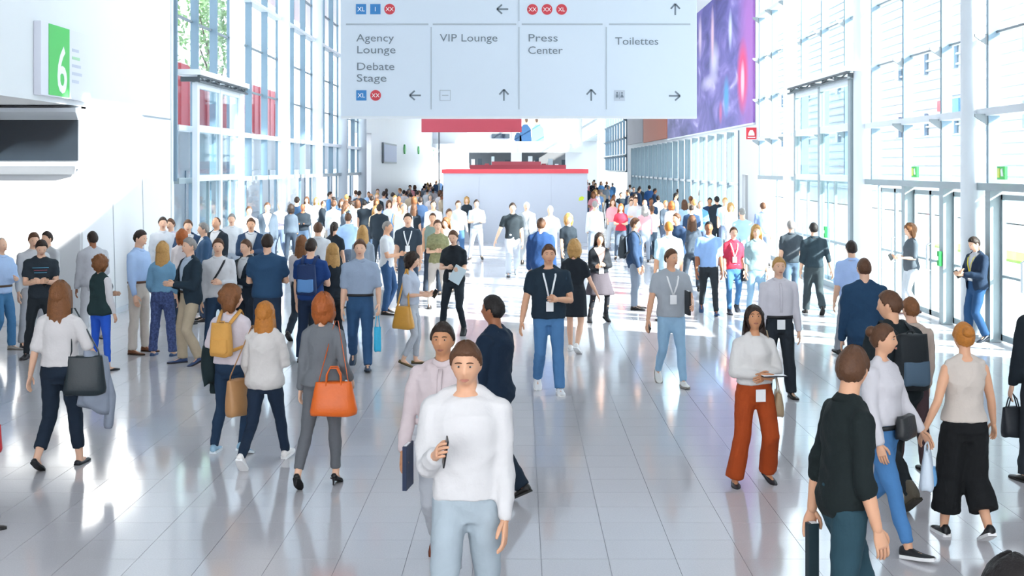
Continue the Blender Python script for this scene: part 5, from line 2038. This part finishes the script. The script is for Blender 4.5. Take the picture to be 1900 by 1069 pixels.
# --- centre right
P(25, 1018, 'broad man in dark tee and blue jeans with white lanyard walking towards the viewer', yf=727, yh=453, f=4, hc='brown', skin='light', bw=1.10, top=[('tee', '#22323f', dict(ease=.032))], bot=('jeans', '#4f7cab'), legs='wl', stride=.55, la='b', ra=(6, 14, 14, 5), lanyard='#e9eef2', lease=.046, lz=1.10, shoe='sneaker', sc='#e2e2e4', so='#eeeeee')
P(26, 1245, 'man in grey tee and light blue jeans with white lanyard, black folder under his arm', yf=714, yh=460, f=6, hy=28, hc='brown', skin='light', top=[('tee', '#a7aeb6', dict(ease=.026))], bot=('slim', '#93b7d3'), legs='wl', stride=.7, la=(6, 14, 78, 12), ra=(8, 16, 14, 5), lanyard='#f0f2f4', lz=1.18, shoe='sneaker', sc='#d9d8d5', so='#8f8b84')
held_folder(*PEOPLE[26], 0, 'black folder under the arm of the man in the grey tee', '#1d2126', (.03, .22, .30), off=(.0, .08, .06))
phone(*PEOPLE[26], 1, 'phone in the lowered hand of the man in the grey tee')
P(27, 1066, 'blonde woman in short black dress and white sneakers seen from behind', yf=654, yh=445, sex='w', f=162, hair='bob', hc='blond', top=[('dress', '#222930')], bot=('skirt', '#222930', dict(hem=.58, flare=.0)), legs='wl', stride=.7, la='b', ra=(8, 20, 20, 0), shoe='sneaker', sc='#eceae8', so='#f2f2f2')
P(28, 1112, 'dark long haired woman in black cardigan and flared patterned skirt with a badge', yf=597, yh=432, sex='w', f=14, hair='long', hc='dark', skin='light', top=[('tank', '#e9c9bd'), ('jacket', '#22262c', dict(hem=.98, open=(.02, .35, .1)))], bot=('skirt', '#4a454c', dict(hem=.56, flare=.14)), legs='rl', la='b', ra='t', under='#23252b', badge=(0, 1.03), shoe='boot', sc='#1e1e22', so='#1e1e22')
P(29, 1004, 'man in blue blazer seen from behind in front of the booth', yh=402, h=1.82, f=170, hc='brown', top=[('closed', '#23416f')], bot=('suit', '#6b7580'), legs='wl', la='d', ra='d')
P(30, 951, 'man in black polo and pale trousers striding past the booth', yf=512, yh=374, f=4, hc='dark', top=[('polo', '#262e34')], bot=('suit', '#b7bcc6'), legs='wr', la='d', ra=(8, 24, 10, 5), sc='#8f949c')
P(31, 977, 'grey haired man in white shirt and pale grey jacket beside the black polo', yh=373, h=1.80, f=0, hc='white', top=[('tucked', '#f2f2f2'), ('jacket', '#bfc4ca')], bot=('suit', '#c8cbd0'), legs='wl', lod=1)
P(32, 1400, 'dark long haired woman in white blouse and wide rust trousers looking up', yf=897, yh=567, sex='w', f=10, hair='long', hc='dark', skin='tan', hp=-14, hy=-10, top=[('blouse', '#f3f0ee')], bot=('wide', '#a1441b'), legs='rl', la=(10, 14, 88, 52), ra=(10, 14, 92, 52), badge=(.015, .90), shoe='flat', sc='#2b2a2e', so='#2b2a2e')
held_folder(*PEOPLE[32], 1, 'dark tablet in the folded hands of the woman in rust trousers', '#2a2d36', (.24, .17, .010), name='tablet', off=(.03, -.02, .02))
shoulder_bag(*PEOPLE[32], 0, 'small tan bag at the hip of the woman in rust trousers', '#a99477', (.24, .11, .24), .56, fwd=-.02, out=.06, name='hip_bag', rz=75)
P(33, 1445, 'person in white shirt and black trousers with a badge, right behind the rust trousers', yh=478, h=1.67, f=2, hc='blond', skin='fair', top=[('tucked', '#eceaf3')], bot=('suit', '#2a3138'), belt='#1c1c20', la='d', ra='d', badge=(.0, .93))
P(34, 1315, 'dark skinned man in light blue half sleeve shirt and black trousers', yf=583, yh=407, f=-4, hair='crop', hc='black', skin='brown', top=[('half', '#8eb0e0')], bot=('slim', '#2b3137'), legs='wl', la='d', ra='d', sc='#24406a', so='#24406a')
P(35, 1361, 'woman in red top and skinny blue jeans with a black bag', yf=581, yh=420, sex='w', f=2, hair='tail', hc='brown', top=[('half', '#c0354a')], bot=('slim', '#4875a2'), legs='wr', stride=.6, la='d', ra='d', lanyard='#f0e6e8', shoe='boot', sc='#2a2c36', so='#2a2c36')
shoulder_bag(*PEOPLE[35], 0, 'black shoulder bag beside the red top', '#1f2228', (.22, .12, .26), .55, out=.02, name='shoulder_bag', rz=80)
P(36, 1403, 'blonde woman in grey green denim shirt and pale jeans next to the red top', yf=590, yh=417, sex='w', f=-4, hair='long', hc='blond', top=[('rolled', '#8ba5ac')], bot=('slim', '#8cb0cc'), legs='wl', stride=.6, la='d', ra='d', shoe='sneaker', sc='#d8c8bc', so='#e8e8e8')
P(37, 1468, 'grey haired man in dark polo and jeans walking away', yf=566, yh=408, f=182, hc='grey', top=[('polo', '#3c454d')], bot=('jeans', '#55687c'), legs='wr', stride=.7, la='d', ra='d')
P(38, 1510, 'dark haired man all in dark clothes with rolled sleeves walking away', yf=583, yh=412, f=178, hc='black', top=[('rolled', '#2b3a43')], bot=('suit', '#384247'), legs='wl', stride=.7, la='d', ra=(-6, 16, 14, 5))
P(137, 1416, 'man in blue grey polo walking away close to the white banner wall', yh=376, h=1.76, f=184, hc='brown', top=[('polo', '#7c8fb3')], bot=('jeans', '#8b98ad'), lod=1)
P(39, 1580, 'man in pale blue short sleeved shirt walking away by the portal', yh=443, h=1.71, f=184, hc='dark', top=[('half', '#a9c3ef')], bot=('suit', '#8d9099'), legs='wl', la='d', ra='d')
P(40, 1604, 'man in blue suit seen from behind before the doors', yh=477, h=1.75, f=176, hair='crop', hc='brown', top=[('tucked', '#f0eef2'), ('closed', '#24425f')], bot=('suit', '#28405a'), legs='wl', stride=.6, la='d', ra='d')
P(41, 1690, 'woman in dark tunic and white trousers reading her phone by the glass doors', yf=585, yh=415, sex='w', f=-82, hair='bob', hc='chestnut', hp=10, top=[('loosetee', '#525a63', dict(hem=.86))], bot=('slim', '#bcc2ca', dict(upto=.92)), legs='rl', la='t', ra='t', shoe='flat', sc='#453236', so='#453236')
phone(*PEOPLE[41], 1, 'phone held out by the woman in the dark tunic')
P(42, 1812, 'bearded man in navy suit looking down at his phone beside the first column', yf=633, yh=437, f=-72, hc='dark', hp=22, bw=1.06, top=[('tucked', '#d8dce4'), ('jacket', '#1b2c42', dict(hem=.86))], bot=('suit', '#22456c'), legs='rl', la=(18, 6, 84, 34), ra=(14, 6, 96, 40), lanyard='#d6c93a', lease=.03, sc='#232a36', so='#232a36')
phone(*PEOPLE[42], 0, 'phone in the hands of the man in the navy suit')
# --- front right group
P(43, 1566, 'man in black rolled sleeve shirt and teal jeans seen from behind at the front', yh=632, h=1.80, f=102, hc='brown', skin='light', hy=44, lean=4, bw=.90, top=[('rolled', '#1a2324', dict(hem=.86, slv=.62))], bot=('jeans', '#2c4854'), legs='wl', la=(-9, 6, 6, 4), ra=(4, 6, 14, 4), sc='#20262a')
held_folder(*PEOPLE[43], 0, 'dark folded umbrella like case in the left hand of the man in black', '#1c3138', (.05, .06, .38), name='case', off=(0, 0, -.16))
P(44, 1637, 'smiling woman in white blouse and blue jeans with a black belt bag, hair tied back', yf=1018, yh=593, sex='w', f=48, hair='bun', hc='brown', bw=1.08, skin='light', hy=12, top=[('blouse', '#ece9ef')], bot=('slim', '#4c7fb4', dict(upto=.97)), legs='wr', la=(16, 10, 20, 5), ra='d', shoe='sneaker', sc='#1d1f22', so='#eeeeee')
_r, _ps, _k = PEOPLE[44]
_e = worn('belt_bag', 'black round belt bag on the woman in the white blouse', 'bag', _r, _k, _ps.front(.985, .03, .075))
soft_box(.26, .10, .17, .85, .7).build('bag_body', leather('#24272a'), _e, True, (0, 0, .085))
MB().rings([_ps.ring(.985 + dz, g, g, 28) - _ps.front(.985, .03, .075) for dz, g in ((-.016, .018), (-.016, .026), (.016, .026), (.016, .018))], closed=True).build('strap', leather('#24272a'), _e, True)
hung_bag(*PEOPLE[44], 0, 'translucent pale blue plastic bag carried by the woman in the white blouse', '#d6e2ee', (.24, .10, .30), name='plastic_bag', rz=20, color2='#6ca6d8', grip=.06)
P(45, 1664, 'brown haired person in black jacket with a black backpack leaning left', yf=932, yh=531, f=196, hc='brown', skin='light', hy=40, lean=8, top=[('closed', '#1b2428')], bot=('slim', '#23292d'), legs='wr', stride=1.1, la='b', ra='b', shoe='boot', sc='#5c5446', so='#3a352c')
backpack(*PEOPLE[45], 'black backpack with a pale reflective pocket on the person in the black jacket', '#1f2529', (.30, .16, .44), flap='#51687c')
P(46, 1690, 'light brown haired person mostly hidden behind the black backpack', yh=553, h=1.57, f=190, hc='chestnut', top=[('shirt', '#b9a89c')], bot=('jeans', '#4b3a3e'), lod=1)
P(47, 1789, 'woman with ginger bun in cream sleeveless top and wide black culottes walking away', yf=1000, yh=598, sex='w', f=184, hair='bun', hc='ginger', skin='light', top=[('tank', '#e5dacf')], bot=('culotte', '#17191b', dict(upto=.84)), legs='wl', stride=.45, la=(-16, 22, 24, 0), ra=(10, 18, 14, 5), shoe='sneaker', sc='#17191c', so='#f0f0f0')
P(48, 1934, 'person in black jacket cut off by the right edge of the view', yh=520, h=1.76, f=190, hc='dark', top=[('closed', '#1c252c')], bot=('suit', '#2a3036'), la='d', ra='d', lod=1)
hung_bag(*PEOPLE[48], 0, 'black bag hanging at the right edge beside the black jacket', '#20252b', (.20, .12, .26), rz=0)
P(49, 1882, 'dark haired person whose head just shows in the bottom right corner', yh=1036, h=1.70, f=184, hc='black', top=[('tee', '#30363c')], bot=('jeans', '#2b323a'), lod=1)
P(50, -48, 'person in white sweater cut off by the left edge of the view', yh=560, h=1.72, f=120, sex='w', hair='long', hc='brown', top=[('knit', '#e6e2e4')], bot=('jeans', '#b9bcc6'), la='d', ra='d', lod=1)
hung_bag(*PEOPLE[50], 0, 'red bag just entering the view at the left edge', '#c53238', (.26, .12, .22), rz=90, grip=.05)
# ------------------------------------------------------------------ the crowd farther down the hall
CN = {'#e9edf3': 'white', '#dfe5ee': 'bluish-white', '#ece4e6': 'off-white', '#a9c6ea': 'light-blue', '#b9dcec': 'sky-blue', '#5a8fc4': 'blue', '#2a3f5c': 'navy', '#2c4f80': 'royal-blue',
      '#232c35': 'black', '#4a5562': 'charcoal', '#8e9aa8': 'grey', '#d9cfe0': 'lilac', '#e8a0a6': 'pink', '#c0354a': 'red', '#7f8f86': 'sage-green', '#c9b49a': 'beige', '#34506f': 'slate-blue', '#f0efe9': 'cream'}
GN = {'tee': 'tee', 'polo': 'polo', 'shirt': 'shirt', 'tucked': 'shirt', 'rolled': 'rolled-sleeve shirt', 'half': 'short-sleeved shirt', 'blouse': 'blouse', 'loosetee': 'loose tee', 'knit': 'sweater', 'jacket': 'open jacket', 'closed': 'jacket', 'tank': 'sleeveless top'}
HN = {'black': 'black', 'dark': 'dark', 'brown': 'brown', 'chestnut': 'brown', 'auburn': 'red', 'blond': 'blond', 'ginger': 'ginger', 'grey': 'grey', 'white': 'white'}
VAR = {'m': [dict(legs='st', la='d', ra='d', seed=1), dict(legs='wl', stride=.8, la='sb', ra='sf', seed=2), dict(legs='rl', la='b', ra='b', seed=3), dict(legs='wr', stride=.8, la='d', ra='b', seed=4), dict(legs='rr', la='d', ra='p', hp=14, seed=5)],
       'w': [dict(legs='st', la='d', ra='d', seed=6), dict(legs='wl', stride=.8, la='sb', ra='sf', seed=7), dict(legs='rr', la='b', ra='b', seed=8), dict(legs='wr', stride=.8, la='d', ra='d', seed=9), dict(legs='rl', la='t', ra='p', hp=12, seed=10)]}
CROWD = []


def C(px, yh, h, f, sex, hair, hc, top, col, bot='#3a4b60', var=0, skin='fair', inner=None, fit='jeans', Z=None):
    if Z is None:
        Z = FPX * (CAM_H - h) / (yh - VPY)
    CROWD.append(dict(x=(px - VPX) * Z / FPX, y=Z, h=h, f=f, sex=sex, hair=hair, hc=hc, top=top, col=col, bot=bot, var=var, skin=skin, inner=inner, fit=fit, px=px))


W, PW, OW, LB, SB, BL, NV, RB, BK, CH, GR, LI, PK, RD, SG, BE, SLB, CR = list(CN)
# heads one can point to, left of the grey booth
for a in [
    (302, 403, 1.78, 20, 'm', 'short', 'dark', 'shirt', PW, '#6b7685', 0), (317, 405, 1.73, -20, 'm', 'short', 'brown', 'shirt', LI, '#5d6470', 2), (349, 407, 1.76, 10, 'm', 'short', 'brown', 'jacket', NV, '#33415a', 2, 'fair', W),
    (338, 428, 1.64, 160, 'w', 'bob', 'auburn', 'blouse', OW, '#2d3a4c', 0), (378, 414, 1.76, -70, 'm', 'short', 'grey', 'jacket', SLB, '#39475c', 0, 'fair', W), (402, 401, 1.78, -25, 'm', 'bald', 'brown', 'jacket', BK, '#2b3440', 3, 'light', W),
    (430, 397, 1.74, 5, 'm', 'short', 'grey', 'shirt', W, '#aab4c2', 0), (466, 404, 1.78, 8, 'm', 'short', 'brown', 'jacket', NV, '#2b3a52', 2, 'light', W), (462, 383, 1.75, 20, 'm', 'short', 'brown', 'shirt', OW, '#8b94a2', 0),
    (496, 376, 1.82, 12, 'm', 'short', 'brown', 'jacket', CH, '#4a5566', 0, 'fair', W), (520, 374, 1.72, -12, 'm', 'bald', 'grey', 'shirt', LI, '#5a6880', 2, 'light'), (551, 364, 1.84, 182, 'm', 'short', 'dark', 'rolled', SLB, '#2e4058', 1),
    (569, 365, 1.70, 0, 'w', 'long', 'brown', 'blouse', W, '#7d8796', 2), (587, 367, 1.70, 10, 'w', 'long', 'blond', 'blouse', W, '#c4ccd6', 0), (612, 356, 1.80, 92, 'm', 'short', 'dark', 'shirt', BL, '#34506f', 0),
    (619, 371, 1.76, 184, 'm', 'short', 'brown', 'shirt', W, '#a8b2c0', 3), (634, 370, 1.73, 10, 'w', 'bob', 'brown', 'tee', SLB, '#2f3b4b', 2), (654, 372, 1.76, -92, 'm', 'short', 'dark', 'shirt', LB, '#46566a', 4),
    (676, 371, 1.70, 176, 'm', 'short', 'black', 'tee', BK, '#273240', 0), (690, 362, 1.75, 185, 'm', 'short', 'dark', 'shirt', CR, '#a9adb5', 1), (704, 379, 1.76, 178, 'm', 'short', 'dark', 'closed', BK, '#24303c', 0), (722, 372, 1.66, 20, 'w', 'bob', 'brown', 'tee', W, '#5d6b80', 2),
    (737, 365, 1.70, 174, 'm', 'short', 'brown', 'closed', CH, '#2d3946', 3), (590, 413, 1.75, 182, 'm', 'short', 'brown', 'shirt', W, '#3a4f6a', 0), (620, 412, 1.68, 165, 'w', 'tail', 'dark', 'tee', BK, '#20272f', 0),
    (560, 436, 1.67, 168, 'w', 'long', 'chestnut', 'blouse', OW, '#28323e', 3), (617, 452, 1.66, 205, 'w', 'long', 'blond', 'tee', BK, '#1f252c', 2), (673, 420, 1.68, 184, 'w', 'long', 'blond', 'shirt', GR, '#5a6676', 0),
    (718, 409, 1.75, 82, 'm', 'crop', 'grey', 'tee', W, '#33527a', 2, 'light'), (646, 394, 1.72, 178, 'm', 'short', 'brown', 'shirt', LB, '#5d6a7c', 1), (749, 378, 1.78, 4, 'm', 'short', 'grey', 'shirt', W, '#69768a', 0, 'light'),
    (804, 372, 1.80, 6, 'm', 'short', 'dark', 'shirt', W, '#6c7788', 0, 'light'), (803, 395, 1.76, -5, 'm', 'crop', 'brown', 'tank', SG, '#2a3340', 0, 'light'), (828, 403, 1.66, -20, 'w', 'long', 'chestnut', 'blouse', CR, '#47525f', 4),
    (833, 387, 1.70, 30, 'm', 'short', 'brown', 'tee', PW, '#8793a4', 2, 'light'), (850, 371, 1.80, 8, 'm', 'short', 'brown', 'shirt', PW, '#3f5f86', 1), (866, 366, 1.66, 0, 'w', 'bob', 'blond', 'tee', BK, '#3a434e', 0), (884, 370, 1.79, 6, 'm', 'short', 'dark', 'polo', GR, '#c3c9d2', 2),
    (780, 366, 1.74, 186, 'm', 'short', 'dark', 'closed', NV, '#2b3a50', 0), (768, 378, 1.70, 170, 'w', 'long', 'brown', 'tee', BK, '#2c3642', 3), (660, 352, 1.75, 180, 'm', 'short', 'brown', 'shirt', W, '#77828f', 1),
    # booth front and right of it
    (1021, 380, 1.78, -10, 'm', 'crop', 'white', 'shirt', W, '#d6dade', 1), (1055, 398, 1.68, 20, 'w', 'bob', 'blond', 'tee', BK, '#2c333b', 0), (1104, 373, 1.78, 182, 'm', 'short', 'grey', 'shirt', W, '#8d97a6', 0),
    (1137, 369, 1.70, 4, 'w', 'long', 'chestnut', 'loosetee', PK, '#c3c8d0', 0), (1152, 378, 1.66, -8, 'w', 'long', 'auburn', 'tee', RD, '#505c6c', 2), (1196, 369, 1.78, 8, 'm', 'bald', 'brown', 'shirt', PW, '#222a33', 1, 'light'),
    (1221, 362, 1.70, 182, 'w', 'bun', 'dark', 'knit', CR, '#20262d', 1), (1178, 405, 1.76, 80, 'm', 'short', 'brown', 'closed', NV, '#7c8796', 0, 'light'), (1172, 364, 1.74, 6, 'm', 'short', 'brown', 'shirt', PW, '#5a6aa0', 0),
    (1246, 375, 1.68, 184, 'w', 'bob', 'auburn', 'blouse', OW, '#8ba6c4', 0), (1256, 395, 1.77, -55, 'm', 'short', 'brown', 'closed', NV, '#30486a', 2, 'light'), (1241, 411, 1.78, 184, 'm', 'bald', 'ginger', 'half', SB, '#7c93ae', 0, 'light'),
    (1270, 370, 1.70, 176, 'w', 'long', 'brown', 'shirt', LB, '#66788f', 3), (1288, 370, 1.78, 186, 'm', 'short', 'blond', 'shirt', LB, '#7388a8', 0), (1284, 400, 1.68, 170, 'w', 'long', 'brown', 'tee', CH, '#3c4652', 2),
    (1317, 367, 1.74, -6, 'm', 'short', 'dark', 'tee', NV, '#33445a', 0, 'tan'), (1330, 363, 1.82, 184, 'm', 'short', 'black', 'closed', BK, '#262e36', 3), (1356, 376, 1.72, 10, 'w', 'bob', 'blond', 'blouse', OW, '#cfd5dc', 1),
    (1377, 384, 1.80, 184, 'm', 'bald', 'grey', 'shirt', LB, '#8aa0bd', 1), (1205, 344, 1.82, 182, 'm', 'short', 'black', 'closed', RB, '#2a3f64', 0), (1187, 345, 1.74, 178, 'm', 'short', 'black', 'closed', BK, '#252d36', 1), (1169, 342, 1.74, 180, 'm', 'short', 'dark', 'shirt', W, '#7d8896', 3),
    (1258, 350, 1.72, 186, 'm', 'short', 'dark', 'tee', BK, '#333d48', 1), (1300, 352, 1.70, 0, 'w', 'long', 'brown', 'shirt', W, '#6d7989', 0), (1110, 352, 1.72, 180, 'm', 'short', 'brown', 'tee', NV, '#404c5c', 1),
]:
    C(*a)
# the far aisles: seeded places on either side of the booth, kept apart from one another
_r = random.Random(11)


def far_crowd(n, x0, x1, ya, yb, dens):
    tries = 0
    while n > 0 and tries < 6000:
        tries += 1
        y = ya + (yb - ya) * _r.random() ** dens
        x = x0 + (x1 - x0) * _r.random()
        if any(abs(c['x'] - x) < .50 and abs(c['y'] - y) < .6 for c in CROWD):
            continue
        sex = 'm' if _r.random() < .62 else 'w'
        hair = _r.choice(['short', 'short', 'crop', 'bald'] if sex == 'm' else ['long', 'bob', 'bun'])
        hc = _r.choice(['dark', 'dark', 'brown', 'brown', 'black', 'chestnut', 'blond', 'grey'])
        col = _r.choice([W, W, PW, LB, NV, NV, BK, BK, CH, GR, OW, SLB, BL, LI, BE, PK])
        top = _r.choice(['shirt', 'shirt', 'tee', 'closed', 'half'] if sex == 'm' else ['blouse', 'tee', 'shirt', 'loosetee'])
        if top == 'closed' and col in (W, PW, OW, LI, PK):
            top = 'shirt'
        f = _r.choice([0, 0, 180, 180, 170, 10, 190, -10, 90, -90])
        CROWD.append(dict(x=x, y=y, h=1.62 + .2 * _r.random() - (.06 if sex == 'w' else 0), f=f, sex=sex, hair=hair, hc=hc, top=top, col=col, bot=_r.choice(['#2b3644', '#3a4b60', '#59657a', '#8791a0', '#22303f', '#b4b0aa']), var=_r.randrange(5), skin=_r.choice(['fair', 'fair', 'light', 'light', 'tan', 'brown']), inner=None, fit='jeans', px=VPX + FPX * x / y))
        n -= 1


far_crowd(42, -6.9, -3.0, 37.0, 60.0, 1.0)
far_crowd(44, -6.6, -3.0, 60.0, 104.0, 1.0)
far_crowd(30, 2.9, 6.9, 50.0, 104.0, .9)
far_crowd(14, 3.2, 6.9, 36.0, 52.0, 1.0)
_placed = [(r.location.x, r.location.y) for r, _, _ in PEOPLE.values()]
for c in CROWD:
    x, y = c['x'], c['y']
    for q in range(24):
        f_ = 1 + (.012 * ((q + 1) // 2)) * (1 if q % 2 else -1)
        if all((x * f_ - a) ** 2 + (y * f_ - b) ** 2 > .31 for a, b in _placed):
            break
    c['h'] = max(1.5, min(1.95, CAM_H - (CAM_H - c['h']) * f_))
    c['x'], c['y'] = x * f_, y * f_
    _placed.append((c['x'], c['y']))
# say which is which: the same description twice gets its place among its likes, counted from the left
_by = {}
for c in CROWD:
    side = 'left of' if c['x'] < -2.8 else ('in front of' if c['x'] < 2.4 and c['y'] < 47 else 'right of')
    way = {True: 'facing away', False: 'facing us'}[abs((c['f'] + 180) % 360 - 180) > 110]
    if 50 < abs((c['f'] + 180) % 360 - 180) < 130:
        way = 'side on'
    far = 'far' if c['y'] > 60 else ('distant' if c['y'] > 34 else '')
    who = 'man' if c['sex'] == 'm' else 'woman'
    hairn = 'bald' if c['hair'] == 'bald' else HN[c['hc']] + '-haired'
    c['d'] = ('%s %s %s in %s %s' % (far, hairn, who, CN[c['col']], GN[c['top']])).strip()
    c['w'] = '%s %s booth' % (way, side)
    _by.setdefault((c['d'], c['w']), []).append(c)
ORD = ['first', 'second', 'third', 'fourth', 'fifth', 'sixth', 'seventh', 'eighth']
for (d, w), cs in _by.items():
    cs.sort(key=lambda c: c['px'])
    for i, c in enumerate(cs):
        c['label'] = d + ', ' + w if len(cs) == 1 else '%s, %s, %s from left' % (d, w, ORD[i])
for c in CROWD:
    sp = dict(VAR[c['sex']][c['var']])
    tops = [(c['top'], c['col'])]
    if c['top'] in ('jacket',):
        tops = [('tucked', c['inner'] or W), ('jacket', c['col'])]
    lod = 1 if c['y'] < 30 else 2
    if lod == 2 and c['top'] == 'jacket':
        tops[1] = ('jacket', c['col'])
    sp.update(sex=c['sex'], hair=c['hair'], hc=c['hc'], top=tops, bot=(c['fit'], c['bot']), f=c['f'], h=c['h'], x=c['x'], y=c['y'], skin=c['skin'], label=c['label'], group='people in the crowd', sc='#2a2624')
    r, ps, k = person(sp, lod)
    if c['px'] == 1178:
        backpack(r, ps, k, 'dark backpack on the man in navy jacket standing side on', '#3a4148', (.28, .13, .42))
